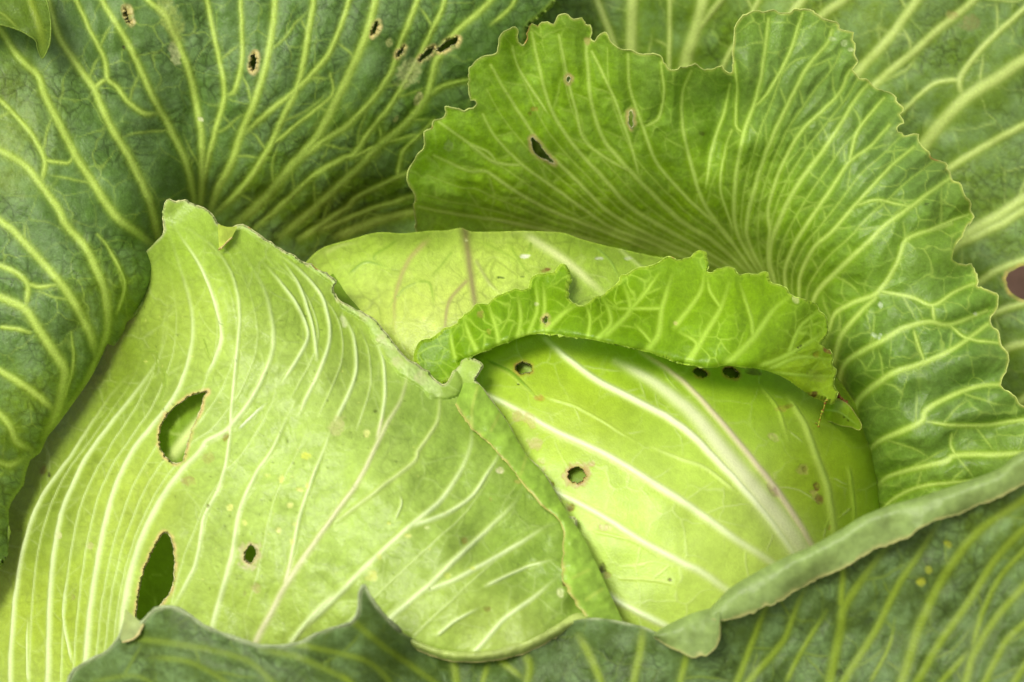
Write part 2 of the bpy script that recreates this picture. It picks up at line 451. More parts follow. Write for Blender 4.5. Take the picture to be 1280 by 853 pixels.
    rgba = np.concatenate([np.clip(Cc, 0.002, 0.95), np.ones(g.shape + (1,))], -1).reshape(-1, 4)
    leafsp = np.stack([GX / 100, GY / 100, np.full(g.shape, seed * 3.1)], -1).reshape(-1, 3)
    attrs = {'pigment': ('FLOAT_COLOR', rgba), 'leafspace': ('FLOAT_VECTOR', leafsp), 'wax': ('FLOAT', np.clip(wv_ + 0.3 * vnoise(GX, GY, 6, seed + 44), 0, 1).ravel())}
    loc = co[ok.ravel()].mean(0)
    own4 = owner[:-1, :-1][full]
    rest = np.ones(len(q4), bool); groups = []
    for i, v in enumerate(veins):
        if max(v[1], v[2]) < split: continue
        m = own4 == i
        if m.sum() < 60: continue
        groups.append((v[3].get('name', 'vein') if len(v) > 3 else 'vein', q4[m])); rest &= ~m
    E3 = np.zeros((0, 3), int)
    pr = parent or plant
    top = mesh_object(name, co, q4[rest], q3, nn, attrs, mat, pr, loc if pr is plant else LEAVES[pr.name]['loc'])
    if label: top['label'] = label
    if pr is plant:
        for nm, f4 in groups:
            mesh_object(nm, co, f4, E3, nn, attrs, mat, top, loc)
    # thick pale rim
    if rim is not None and pr is plant:
        def add_rim(P, closed, rad, colr, nm):
            r = np.random.default_rng(seed + len(P))
            pos = g.sample(P1, P[:, 0], P[:, 1])
            rr = rad * S * np.clip(1 + 0.35 * np.convolve(r.normal(0, 1, len(P)), np.ones(5) / 5, 'same') * 2, 0.5, 1.9)
            rr[0] *= 0.3; rr[-1] *= 0.3
            V, F, ri = tube(pos, rr)
            cc = lin(colr) * PALE * gain * (1 + 0.22 * np.convolve(r.normal(0, 1, len(P)), np.ones(4) / 4, 'same'))[:, None]
            brown = np.convolve(r.normal(0, 1, len(P)), np.ones(9) / 9, 'same')[:len(P)] > 0.62
            if not closed: cc[brown] = lin((176, 156, 96)) * gain
            rgba_ = np.concatenate([np.clip(cc, 0.01, 0.95), np.ones((len(P), 1))], 1)[ri]
            ls = np.concatenate([P / 100, np.full((len(P), 1), seed * 3.1)], 1)[ri]
            mesh_object(nm, V, F, E3, None, {'pigment': ('FLOAT_COLOR', rgba_), 'leafspace': ('FLOAT_VECTOR', ls), 'wax': ('FLOAT', np.full(len(V), 0.5))}, M['edge'], top, loc)
        keep = np.array([rim(p) for p in out]); n = len(out)
        i = 0
        start = int(np.argmin(keep)) if not keep.all() else 0
        run = []
        for k in range(n + 1):
            j = (start + k) % n
            if k < n and keep[j]: run.append(out[j])
            else:
                if len(run) > 6: add_rim(np.array(run), False, rim_r, rimcol, 'leaf_edge')
                run = []
        for H in hp: add_rim(np.vstack([H, H[:2]]), True, 0.6, tuple(0.5 * (a + b) for a, b in zip(hole_rim, (215, 210, 170))), 'hole_edge')
    LEAVES[top.name] = dict(grid=g, d=d, sdf=sdf, fit=fit, loc=loc, obj=top, P=P1)
    return top
INF = lambda p: -20 < p[0] < 1300 and -20 < p[1] < 873

def ell(x, y, rx, ry, rot=0.0, n=14):
    return [(x + rx * math.cos(t) * math.cos(rot) - ry * math.sin(t) * math.sin(rot),
             y + rx * math.cos(t) * math.sin(rot) + ry * math.sin(t) * math.cos(rot)) for t in np.linspace(0, 2 * math.pi, n, endpoint=False)]
def te(n, x, y, rx, ry, rot=0.0):
    (a, b), = T(n, (x, y)); return ell(a, b, rx * K, ry * K, rot)
def ts(n, x, y, rx, ry, rot, c, a=0.9):
    (p, q), = T(n, (x, y)); return (p, q, rx * K, ry * K, rot, c, a)

# ------------------------------------------------------------------ soil and stalk
def soil_material():
    m = bpy.data.materials.new('soil'); m.use_nodes = True; n = m.node_tree; L = n.links.new
    pb = n.nodes['Principled BSDF']; tc = n.nodes.new('ShaderNodeTexCoord')
    a = n.nodes.new('ShaderNodeTexNoise'); a.inputs['Scale'].default_value = 14; a.inputs['Detail'].default_value = 8; a.inputs['Roughness'].default_value = 0.7
    L(tc.outputs['Object'], a.inputs['Vector'])
    r = n.nodes.new('ShaderNodeValToRGB'); r.color_ramp.elements[0].color = (0.11, 0.055, 0.032, 1); r.color_ramp.elements[1].color = (0.36, 0.21, 0.14, 1)
    r.color_ramp.elements[0].position = 0.3; r.color_ramp.elements[1].position = 0.75
    L(a.outputs['Fac'], r.inputs['Fac']); L(r.outputs[0], pb.inputs['Base Color']); pb.inputs['Roughness'].default_value = 0.95
    b = n.nodes.new('ShaderNodeBump'); b.inputs['Strength'].default_value = 0.8; b.inputs['Distance'].default_value = 0.02
    L(a.outputs['Fac'], b.inputs['Height']); L(b.outputs[0], pb.inputs['Normal'])
    return m
gx, gy = np.meshgrid(np.linspace(-1, 1, 121), np.linspace(-1, 1, 121))
gx = np.sign(gx) * np.abs(gx) ** 2.2 * 12; gy = np.sign(gy) * np.abs(gy) ** 2.2 * 12
gz = 0.018 * vnoise(gx * 100, gy * 100, 6, 3) * np.exp(-(gx**2 + gy**2) / 9) - 0.012
V = np.stack([gx, gy, gz], -1).reshape(-1, 3); ii = np.arange(121 * 121).reshape(121, 121)
F = np.stack([ii[:-1, :-1], ii[:-1, 1:], ii[1:, 1:], ii[1:, :-1]], -1).reshape(-1, 4)
soil = mesh_object('soil', V, F, np.zeros((0, 3), int), None, {}, soil_material(), None, np.zeros(3))
soil['kind'] = 'structure'; soil['label'] = 'brown bare garden soil under the cabbage'


def stalk():
    b = np.array(plant.location); z = np.linspace(-0.03, 0.09, 14)
    c = np.stack([b[0] + 0.004 * np.sin(z * 40), b[1] + 0.003 * np.cos(z * 55), z], 1)
    ang = np.linspace(0, 2 * math.pi, 24, endpoint=False)
    r = 0.021 + 0.006 * np.clip((z - 0.04) / 0.05, 0, 1) + 0.0015 * np.sin(z * 300)
    V = c[:, None] + np.stack([np.cos(ang)[None] * r[:, None], np.sin(ang)[None] * r[:, None], np.zeros((14, 24))], -1)
    i = np.arange(13)[:, None]; k = np.arange(24)[None]; k2 = (k + 1) % 24
    F = np.stack([i * 24 + k, i * 24 + k2, (i + 1) * 24 + k2, (i + 1) * 24 + k], -1).reshape(-1, 4)
    V = V.reshape(-1, 3); n = len(V)
    at = {'pigment': ('FLOAT_COLOR', np.tile(np.r_[lin((150, 165, 110)), 1], (n, 1))), 'leafspace': ('FLOAT_VECTOR', V * 28), 'wax': ('FLOAT', np.zeros(n))}
    mesh_object('stalk', V, F, np.zeros((0, 3), int), None, at, M['head'], plant, V.mean(0))
stalk()

def between(a, b, f, w, s_):
    A = catmull(a[0], 4.0); B = catmull(b[0], 4.0); t = np.linspace(0, 1, 24)
    q = lambda P: np.stack([np.interp(t, np.linspace(0, 1, len(P)), P[:, 0]), np.interp(t, np.linspace(0, 1, len(P)), P[:, 1])], 1)
    return ([tuple(p) for p in q(A) * (1 - f) + q(B) * f], w, w * 0.7, {'s': s_})

# ------------------------------------------------------------------ leaves (photo pixels; the third number is the height towards the viewer, in pixels)
# --- the big dark leaf behind and left of the head
VA = [
 (T(1, (725,790),(738,740),(742,650),(740,500),(720,380),(690,250),(610,60),(545,0),(500,-120)), 9, 5),
 (T(1, (722,780),(690,620),(640,500),(590,410),(540,310),(480,180),(440,110),(375,0),(330,-120)), 9, 5),
 (T(1, (590,415),(530,418),(470,375),(430,320),(395,290),(385,220),(330,110),(280,0)), 6, 3.5),
 (T(1, (600,920),(575,840),(545,730),(480,590),(420,490),(370,390),(345,325),(270,220),(215,130),(175,0),(150,-100)), 10.5, 5),
 (T(1, (345,325),(375,300),(400,292)), 5, 4),
 (T(1, (560,900),(500,853),(420,790),(340,670),(270,560),(210,440),(160,340),(140,280),(60,200),(0,110),(-90,10)), 11, 5),
 (T(4, (150,845),(215,735),(300,620),(365,490),(392,400),(396,330),(385,250),(350,160),(310,80),(240,0)) + T(1, (215,770),(150,680),(95,610),(30,570),(-60,520)), 12, 7),
 (T(1, (150,680),(165,590),(120,500),(60,430),(0,370),(-80,320)), 6, 4),
 (T(1, (165,590),(250,600),(270,570)), 4, 3),
 (T(4, (355,490),(330,400),(260,270),(190,180),(100,80),(30,10),(-80,-70)), 11, 7),
 (T(4, (165,790),(215,680),(235,540),(190,460),(130,370),(90,310),(0,270),(-120,230)), 13, 8),
 (T(4, (95,310),(100,220),(40,170),(-60,130)), 7, 5),
 (T(4, (100,220),(150,232),(205,225)), 5, 4),
 (T(4, (200,690),(150,640),(80,590),(0,540),(-100,490)), 9, 6),
 (T(4, (0,380),(60,385),(110,400)), 4, 5),
 (T(4, (110,830),(60,800),(40,750),(0,700),(-80,650)), 9, 6),
 (T(7, (85,30),(40,55),(0,45),(-80,20)), 7, 6),
 (T(4, (430,330),(460,220),(400,90),(360,40)), 4, 3),
 (T(4, (235,650),(270,510),(262,400)), 4, 2.5),
 # the fan right of the crease
 (T(1, (770,790),(800,690),(850,600),(890,480),(930,390),(975,250),(1000,120),(1010,0),(1020,-120)), 9.5, 6),
 (T(1, (735,745),(760,600),(795,470),(825,345),(800,190),(760,0),(740,-100)), 6.5, 4),
 (T(1, (825,345),(858,342),(890,220),(885,0),(890,-100)), 5.5, 4),
 (T(1, (790,790),(900,680),(980,560),(1040,430),(1090,330),(1120,200),(1150,20),(1160,-100)), 7.5, 6),
 (T(1, (900,490),(1000,400),(1090,330),(1200,210),(1265,60),(1300,-60)), 6.5, 4),
 (T(1, (870,825),(980,720),(1080,600),(1160,510),(1220,400),(1265,310)) + T(2, (110,130),(145,0),(160,-100)), 12, 7),
 (T(1, (1005,530),(1100,450),(1220,350),(1215,270)), 4, 3),
 (T(1, (1080,605),(1200,510),(1265,470)) + T(2, (130,370),(200,270),(240,150),(300,0),(330,-80)), 7.5, 5),
 (T(1, (940,840),(1050,740),(1160,640),(1265,580)) + T(2, (60,575),(110,500),(190,400),(250,310),(310,200),(390,30),(410,-60)), 7, 4.5),
 (T(1, (1030,870),(1150,770),(1265,665)) + T(2, (60,640),(150,545),(250,460),(330,360),(350,290),(375,210),(440,120),(540,30),(620,-60)), 10.5, 5),
 (T(2, (340,352),(400,315),(500,290),(600,240)), 6, 4),
 (T(1, (1100,880),(1265,770)) + T(2, (80,725),(230,650),(330,610)), 8, 5),
 (T(2, (225,650),(245,560),(310,495),(360,440)), 5, 4),
 (T(2, (60,580),(170,530),(290,495)), 3.5, 3),
 (T(2, (-60,850),(100,780),(280,720),(380,690)), 7, 5),
 (T(2, (0,870),(150,812),(275,780),(380,765)), 12, 9),
 (T(2, (570,90),(640,30),(690,-60)), 4, 3),
]
OA = [(-170,-170),(300,-190),(640,-170),(712,-60),(692,0),(672,21),(657,35),(650,80),(630,180),(600,270),(560,335),(480,350),(400,362),(310,350),(250,345),(214,330),
      (205,310),(200,332),(198,343),(187,353),(191,365),(182,380),(168,393),(157,402),(151,418),(141,432),(134,430),(126,447),(112,474),(92,503),(70,533),(60,545),(50,566),(38,574),(30,592),
      (27,606),(12,625),(8,640),(11,665),(8,690),(3,700),(-10,720),(-80,760),(-170,760)]
CA = [(0,0,70),(100,0,45),(200,0,20),(300,0,0),(400,0,-8),(500,0,-20),(600,0,-45),(690,0,-70),(-150,-150,60),(200,-150,0),(640,-150,-100),
      (0,130,95),(100,130,70),(180,130,38),(245,130,-25),(300,130,0),(400,110,-15),(500,110,-60),(600,80,-70),(660,60,-90),
      (60,260,120),(130,260,95),(190,250,40),(235,230,-35),(258,250,-80),(300,240,-65),(400,230,-75),(480,200,-110),(560,180,-130),
      (0,330,130),(70,370,130),(130,370,112),(180,320,58),(190,370,52),(150,420,62),(215,320,-20),(320,310,-130),(400,310,-150),(500,280,-190),(560,330,-220),
      (-120,400,120),(0,450,125),(60,470,120),(100,470,90),(60,540,80),(0,560,110),(20,600,75),(0,690,70),(-120,700,90)]
HA = [te(2,145,105,9,27,0.35), T(2,(303,225),(328,188),(362,173),(352,198),(322,218)), T(2,(368,184),(420,143),(452,140),(444,162),(392,190)),
      te(2,238,190,7,24,0.7), te(1,935,232,12,36,0.12), te(1,472,58,9,34,-0.3)]
SA = [ts(2,270,265,45,60,0.6,(190,195,130),0.75), ts(2,195,160,14,18,0.3,(185,190,120),0.8), ts(2,300,365,14,30,0.5,(195,190,130),0.8), ts(2,220,435,8,14,0.5,(190,185,120),0.7),
      ts(1,640,200,20,45,-0.3,(205,210,150),0.8), ts(1,620,60,40,110,-0.35,(170,185,95),0.6), ts(1,737,440,10,9,0,(225,225,180),0.9), ts(1,455,175,7,10,0,(60,50,30),0.8),
      ts(4,340,960,30,8,0.3,(40,32,18),0.9), ts(4,180,810,16,18,0.5,(60,42,22),0.8)]
build_leaf('outer_leaf', OA, CA, VA, M['outer'], (88,126,64), (184,208,96), (134,168,48), step=1.75, holes=HA, spots=SA, vein_h=0.6, bul=3.6, bulw=13, wave=3.0, halo=1.5,
    rolls=[([(205,300),(200,335),(188,356),(150,418),(136,436),(112,474),(70,533),(48,567),(27,606),(10,640),(8,690)], 24, 22)],
    gen=dict(spacing=80, len=90, w=3.0, levels=1), gen_s=0.42, net=(40, 0.24), vw_=0.76, soft=2.6, halw=0.7, tipfade=0.45, rim=lambda p: INF(p) and p[0] > 655, rimcol=(150,175,80), rim_r=1.0,
    tones=[(430,290,90,(92,126,12)),(520,260,90,(88,122,10)),(330,270,50,(94,128,20)),(150,390,45,(112,146,34)),(60,540,60,(114,148,38)),(10,620,60,(118,150,40)),(10,130,45,(118,148,72)),(0,190,40,(130,158,72))],
    fine=0.5, edgecol=(150,175,70), edgew=7, seed=3)

build_leaf('outer_leaf', [(-190,-210),(300,-230),(680,-210),(700,0),(640,200),(520,330),(300,350),(100,330),(-190,350)],
    [(-180,-200,-40),(200,-200,-110),(650,-200,-200),(0,100,-30),(200,100,-110),(400,100,-150),(620,100,-210),(0,330,0),(250,300,-180),(500,300,-290)],
    [([(300,330),(200,100),(120,-200)],12,7), ([(310,330),(400,100),(470,-200)],10,6), ([(320,330),(520,120),(660,-150)],9,6)], M['outer'], (60,86,34), (110,136,60), None, step=4.0, wave=4, net=(50,.3), rim=None, seed=8, split=99)

# --- the far leaf behind on the right
VG = [
 (T(2,(1100,420),(1085,190),(1090,0),(1095,-150)),17,13), (T(2,(1090,380),(1010,130),(960,0),(920,-120)),10,7), (T(2,(1215,380),(1225,230),(1228,0),(1235,-120)),6,5),
 (T(3,(0,400),(20,230),(60,100),(85,0),(110,-120)),19,12), (T(3,(50,130),(110,50),(150,0),(220,-100)),9,6), (T(3,(100,420),(160,240),(210,150),(290,0),(330,-100)),7,5),
 (T(3,(300,260),(400,70),(450,0),(500,-100)),12,9), (T(3,(400,230),(510,70),(600,0),(700,-90)),13,8),
 (T(3,(520,470),(650,270),(760,150),(870,0),(950,-130)),14,10), (T(3,(560,520),(715,315),(860,190),(960,100),(1080,0),(1180,-110)),11,9),
 (T(3,(700,820),(890,540),(1040,370),(1180,280),(1265,220),(1500,90)),19,13,{'name':'midrib'}),
 (T(3,(1040,360),(1030,290),(1100,190),(1180,110),(1290,10)),8,5), (T(3,(1030,292),(930,310),(830,400),(790,430)),6,4),
 (T(3,(850,760),(985,625),(1100,550),(1265,460),(1450,370)),10,7), (T(3,(950,960),(1070,850),(1160,800),(1265,730),(1450,620)),16,11),
 (T(6,(880,220),(1000,90),(1100,40),(1180,0),(1265,-50)),12,10),
 (T(6,(960,330),(1100,215),(1180,165),(1300,120),(1450,60)),10,7),(T(6,(1020,420),(1150,330),(1290,285),(1450,230)),9,6),(T(6,(1060,560),(1200,460),(1290,435),(1450,380)),12,8),
 (T(6,(1130,780),(1265,640),(1400,560)),10,7)]
OG = [(640,60),(660,-60),(640,-170),(1000,-190),(1440,-170),(1500,-60),(1475,100),(1505,250),(1470,400),(1490,540),(1420,640),(1300,690),(1150,600),(1000,480),(820,380),(640,300),(560,200)]
CG = [(660,20,-150),(740,0,-190),(850,0,-190),(1000,0,-180),(1150,0,-165),(1280,0,-150),(800,100,-230),(900,100,-235),(1000,150,-230),(1150,150,-190),(1280,150,-170),
      (1250,300,-180),(1280,450,-170),(1150,400,-230),(1050,300,-260),(1300,600,-200),(1450,200,-190),(1450,-150,-190),(900,-150,-200),(660,-150,-180),(640,280,-330),(800,360,-340),(1000,460,-330)]
HG = [T(6,(1198,200),(1215,175),(1265,155),(1320,170),(1340,210),(1320,255),(1270,280),(1225,258),(1205,235))]
SG = [ts(3,1072,85,44,30,-0.4,(140,128,80),0.5), ts(3,1000,55,22,16,0,(165,150,95),0.6), ts(3,1045,130,20,14,0,(80,110,30),0.8), ts(6,1080,115,14,16,0,(150,175,110),0.7)]
build_leaf('outer_leaf', OG, CG, VG, M['outer'], (92,126,48), (188,206,118), (128,160,56), step=2.3, holes=HG, spots=SG, vein_h=1.2, bul=1.6, wave=4, halo=1.5,
    gen=dict(spacing=80, len=110, w=3.4, levels=1), gen_s=0.5, tipfade=0.2, vw_=0.75, net=(52, 0.3), soft=2.8, rim=None, seed=12, hole_rim=(190,180,110),
    tones=[(800,60,90,(96,134,44)),(900,80,60,(92,130,40)),(1000,30,90,(116,150,56)),(1260,420,70,(98,134,46)),(1200,280,80,(108,144,60))])

# --- the crinkled leaf standing behind the head
VF = [
 (T(6,(280,200))+T(3,(165,853),(60,760))+T(2,(1265,700),(1180,600),(1130,470),(1080,320),(1075,200)), 6, 4),
 (T(6,(270,195),(120,60))+T(2,(1265,810),(1110,660),(990,520),(940,380),(925,240),(920,150)), 9, 4.5),
 (T(2,(1115,650),(1080,520),(1010,330),(940,190)), 5, 3.5),
 (T(6,(240,190),(60,80))+T(2,(1230,853),(1080,760),(980,650),(870,530),(790,400),(750,260),(720,120)), 8, 4),
 (T(6,(200,185),(0,90))+T(2,(1100,840),(990,770),(920,700),(830,610),(760,540),(690,440),(620,330),(570,240)), 7, 4),
 (T(6,(120,170))+T(2,(1150,890),(1000,830),(830,710),(690,610),(590,510),(540,420)), 6.5, 3.5),
 (T(2,(1180,930),(980,850),(780,770),(640,690),(550,630),(490,630),(360,570)), 6.5, 4),
 (T(2,(690,610),(580,595),(490,530),(380,450)), 5.5, 3.5),
 (T(2,(1000,900),(800,853),(600,810),(450,790),(300,760)), 6.5, 4),
 (T(2,(1110,650),(925,530),(880,400),(850,280),(820,130)), 5, 3.5),
 (T(2,(780,420),(700,300),(665,240),(650,170)), 4, 3),
 (T(2,(1130,470),(1190,430),(1205,330),(1195,230)), 4, 3),
 (T(2,(590,595),(560,560),(470,520)), 4, 3),
 (T(6,(285,195))+T(3,(150,840),(80,730),(40,600),(10,470),(10,340),(40,260)), 7, 4),
 (T(3,(95,690),(120,540),(160,420),(185,310)), 5, 3),
 (T(3,(200,853),(150,700),(165,560),(190,480)), 4, 3),
 (T(6,(300,195))+T(3,(210,853),(200,700),(235,490),(270,390),(300,270),(325,70)), 7.5, 4),
 (T(3,(270,400),(330,330),(400,200),(450,50)), 4.5, 3.5),
 (T(3,(235,490),(205,460),(210,330),(200,230)), 4, 3),
 (T(6,(320,200))+T(3,(245,853),(290,640),(350,480),(390,400),(460,260),(540,160),(560,110)), 7.5, 4.5),
 (T(6,(335,215),(322,120))+T(3,(330,850),(325,760),(370,620),(440,490),(500,430),(580,350),(625,260)), 6, 4),
 (T(6,(360,260),(330,130),(345,40))+T(3,(420,700),(530,550),(600,440),(650,360),(690,310)), 9, 4.5),
 (T(6,(400,290),(385,180),(430,60))+T(3,(540,720),(620,600),(700,540),(770,460)), 7, 4),
 (T(3,(620,600),(650,490),(700,420),(750,360)), 5, 3.5),
 (T(6,(440,310),(440,200),(490,90))+T(3,(560,853),(640,760),(740,650),(790,600),(860,540)), 7, 4),
 (T(6,(480,330),(500,260),(560,190),(700,60))+T(3,(740,840),(850,760),(900,720),(1000,650)), 9, 4.5),
 (T(3,(640,760),(720,735),(790,750),(850,760)), 4, 3),
 (T(3,(900,853),(980,820),(1060,790)), 4, 3),
 (T(6,(540,420),(570,330),(640,290),(730,250),(800,140),(830,60),(900,30),(1000,0)), 8, 5),
 (T(6,(565,520),(590,420),(640,350),(720,270)), 9, 6),
 (T(6,(720,245),(850,270),(930,300),(1010,250),(1080,220)), 5.5, 4),
 (T(6,(930,300),(935,360)), 4.5, 4),
 (T(6,(585,640),(590,560),(620,500),(740,430),(830,380),(920,360),(990,370),(1130,320)), 9.5, 5),
 (T(6,(640,740),(650,660),(690,615),(780,550),(900,510),(1020,450),(1130,370)), 11, 5),
 (T(6,(860,390),(880,460),(900,510)), 4, 3.5),
 (T(6,(990,370),(1050,420),(1170,440)), 4, 3),
 (T(6,(690,840),(730,800),(820,760),(890,725),(900,690),(960,650),(1080,600),(1180,590)), 10, 5),
 (T(6,(890,725),(1000,740),(1120,740),(1265,720),(1400,700)), 6, 4),
 (T(9,(720,140),(760,100),(850,70),(980,40),(1015,18),(1200,15),(1400,0)), 9, 5),
 (T(9,(1015,18),(995,-20),(1000,-60)), 4, 3),
 (T(9,(740,220),(800,170),(900,130),(1100,110)), 5, 4),
]
VF += [between(VF[a], VF[b], f, 3.0, 0.5) for a, b, f in ((1,3,.5),(3,4,.5),(4,5,.5),(5,6,.5),(6,8,.4),(6,8,.75),(0,1,.5),(16,19,.5),(19,20,.5),(20,21,.5),(21,22,.5),(22,24,.5),(24,25,.5))]
OF = (T(2,(285,960),(290,853),(285,770),(290,720),(255,650),(280,580),(320,530),(318,482),(350,470),(360,440),(395,430),(402,390),(440,390),(480,402),(515,378),(486,340),(480,265),(500,235),(540,205),
        (590,190),(600,130),(640,96),(660,104),(664,142),(680,165),(700,142),(706,95),(720,84),(742,90),(760,74),(800,86),(815,56),(842,50),(870,65),(905,56),(915,85),(938,84),(946,110),(938,140),(955,150),
        (995,116),(1022,160),(1060,180),(1120,195),(1195,200),(1205,230),(1225,250),(1265,243))
   + T(3,(50,235),(100,250),(150,236),(188,268),(196,240),(194,180),(197,100),(215,70),(245,48),(275,40),(300,46),(330,38),(360,48),(400,47),(455,30),(490,40),(500,60),(570,84),(585,105),(628,125),(632,150),(642,165),(636,200),(650,228),
        (640,243),(632,256),(660,288),(690,294),(720,328),(775,344),(790,375),(812,402),(805,425),(816,448),(796,478),(822,500),(862,498),(890,540),(910,570),(966,600),(972,622),(992,634),(1000,668),(1026,680),(1035,720),(1060,738),(1062,770),(1078,800),(1060,840))
   + T(6,(1060,0),(1030,50),(1000,90),(990,130),(1012,138),(1060,150),(1080,170),(1085,195),(1100,210),(1098,240),(1162,268),(1160,310),(1140,350),(1150,390),(1172,408),(1180,450),(1200,480),(1195,540),(1180,600),(1220,630),(1250,662),(1290,675))
   + [(1340,530),(1420,580),(1430,760),(1300,800),(1150,740),(1085,660),(1070,600),(1050,540),(1000,480),(950,400),(880,370),(780,345),(680,335),(590,325)])
CF = [(512,205,-20),(530,250,-70),(540,285,-110),(545,160,-10),(590,110,0),(600,180,-45),(640,40,30),(700,30,34),(700,110,-5),(770,60,30),(830,80,35),(895,92,20),(905,110,-12),(700,200,-80),(640,250,-110),(800,180,-45),(760,260,-135),(850,250,-115),(860,170,-30),
      (600,310,-180),(700,320,-215),(800,325,-225),(900,320,-200),(940,345,-190),(890,230,-60),(905,180,-40),(912,140,-22),(922,100,36),(922,40,48),(920,180,0),(930,250,-60),(960,60,45),(1000,20,36),(1060,50,26),(1000,120,30),(1080,120,18),(970,200,-10),(1050,200,30),(1120,170,15),(1140,230,32),(1200,230,-5),
      (980,300,-60),(1060,290,25),(1150,300,40),(1210,280,0),(1200,330,20),(1000,400,-110),(1050,420,-10),(1110,380,40),(1180,400,55),(1240,370,30),(1060,500,-60),(1100,480,35),(1160,490,60),(1230,480,60),(1085,580,-50),(1120,560,40),(1200,560,70),(1280,540,70),(1100,650,-40),(1180,640,60),(1280,640,90),(1400,650,100),(1200,760,60)]
HF = [T(2,(713,506),(722,502),(742,522),(782,572),(806,602),(770,588),(728,562)), te(2,1085,437,10,36,0.0), te(2,855,292,7,13,0.1)]
SF = [ts(2,410,533,18,22,0,(165,185,110),0.8), ts(2,728,400,14,10,0.2,(170,150,60),0.8), ts(2,712,418,8,8,0,(120,120,30),0.8), ts(3,75,490,12,8,0.2,(60,50,25),0.9), ts(3,560,145,14,10,0,(190,205,150),0.8), ts(3,600,160,16,12,0,(190,205,150),0.8), ts(3,625,185,10,8,0,(195,205,150),0.8),
      ts(6,740,300,8,12,0,(200,215,180),0.9), ts(6,715,410,16,10,0.4,(205,220,190),0.8), ts(6,735,415,8,14,0.4,(205,220,190),0.8), ts(6,1085,330,8,6,0,(205,215,180),0.8), ts(3,905,750,9,4,-0.3,(70,85,40),0.8), ts(3,770,510,26,50,0.5,(150,170,105),0.5), ts(2,925,152,16,14,0,(195,180,110),0.8)]
def f_extra(X, Y):      # puckers along the frilled margin
    a = np.exp(-((X - 1225) / 60) ** 2) * 9 * np.sin(Y / 11.0 + X / 40)
    b = np.exp(-((Y - 55) / 45) ** 2) * 7 * np.sin(X / 12.0) * (X < 900)
    c = np.exp(-((X - 535) / 40) ** 2) * 8 * np.sin(Y / 12.0) * (X < 640)
    return a + b + c
build_leaf('middle_leaf', OF, CF, VF, M['mid'], (108,150,42), (196,220,112), (148,190,50), step=1.6, holes=HF, spots=SF, vein_h=0.5, bul=5.6, bulw=12, wave=3.0, halo=1.6, ragged=0.7, teeth=(23, 3.4), ragskip=lambda p: p[1] > 300 and p[0] < 1190, gr_=0.10, net=(32, 0.32), vw_=0.72, soft=2.8, tipfade=0.3, basew=0.6,
    gen=dict(spacing=56, len=70, w=2.6, levels=1), gen_s=0.36, rim=lambda p: INF(p) and not (p[1] > 300 and p[0] < 1190), rimcol=(196,206,120), rim_r=0.6, extra=f_extra, fine=0.45,
    tones=[(560,220,70,(132,178,36)),(700,150,110,(130,176,42)),(700,270,110,(130,176,22)),(860,280,80,(132,178,24)),(820,120,50,(108,148,62)),(980,330,50,(104,146,30)),(940,220,40,(118,158,50)),(1000,100,70,(106,142,80)),(1100,500,50,(92,132,44)),(1180,470,90,(98,138,76)),(1120,200,60,(98,134,80)),(1240,600,60,(110,148,64))],
    edgecol=(190,200,100), edgew=3.5, seed=21)

# --- the pale top of the head
VC_ = [
 (T(5,(468,0),(485,100),(497,200),(512,310),(520,420)),11,6,{'col':(140,134,82),'name':'midrib','s':1.0}),
 (T(5,(492,200),(420,280),(400,380),(395,450)),5,3,{'col':(158,150,92)}), (T(5,(510,130),(560,210),(605,255)),6,3,{'col':(160,170,90)}),
 (T(5,(340,60),(270,130),(230,220),(215,290),(215,400)),6.5,4,{'col':(168,164,92)}),
 (T(5,(700,40),(850,140),(930,210),(1000,275)),10,9,{'col':(214,222,150)}),
 (T(5,(640,80),(690,160),(720,200)),4,2.5,{'col':(130,160,50),'s':.6}), (T(5,(540,70),(640,120),(680,160)),4,2.5,{'col':(136,166,56),'s':.5}),
 (T(5,(225,60),(190,85),(150,108),(138,130),(180,150)),3,2.2,{'col':(116,150,40),'s':.6}), (T(5,(430,100),(375,165),(340,205)),3,2,{'col':(124,154,48),'s':.6}),
 (T(5,(300,212),(340,215),(352,240),(358,300)),3.4,2.2,{'col':(118,152,40),'s':.65}), (T(5,(50,180),(110,140),(190,160)),2.5,2,{'col':(130,160,60)}),
 (T(5,(300,215),(250,240),(190,310)),2.4,2,{'col':(150,172,80)}),
 (T(5,(720,60),(705,105),(680,120)),3,2,{'col':(130,160,56),'s':.6}), (T(5,(960,90),(1010,140),(1040,200)),3,2,{'col':(150,180,80)}), (T(5,(1040,90),(1110,150),(1180,190)),5,4,{'col':(190,208,120)}),
 (T(5,(-40,110),(20,80),(80,70)),5,3,{'col':(190,208,110)}),
]
OC = [(372,345),(388,322),(405,309),(440,299),(464,292),(480,290.5),(505,292),(533,289),(560,288),(576,285),(592,290),(658,289),(702,291),(726,299),(760,308),(810,319),(860,330),(900,362),(866,392),(780,404),(690,406),(620,424),(570,455),(500,472),(430,430),(375,385)]
CC = [(380,330,-10),(440,310,20),(520,300,35),(600,300,40),(700,300,35),(780,318,15),(850,335,-5),(400,380,35),(450,380,70),(520,360,85),(600,350,92),(700,345,85),(780,360,60),(880,380,20),(500,430,118),(600,420,128),(700,410,110),(800,420,80),(600,470,140),(480,470,110)]
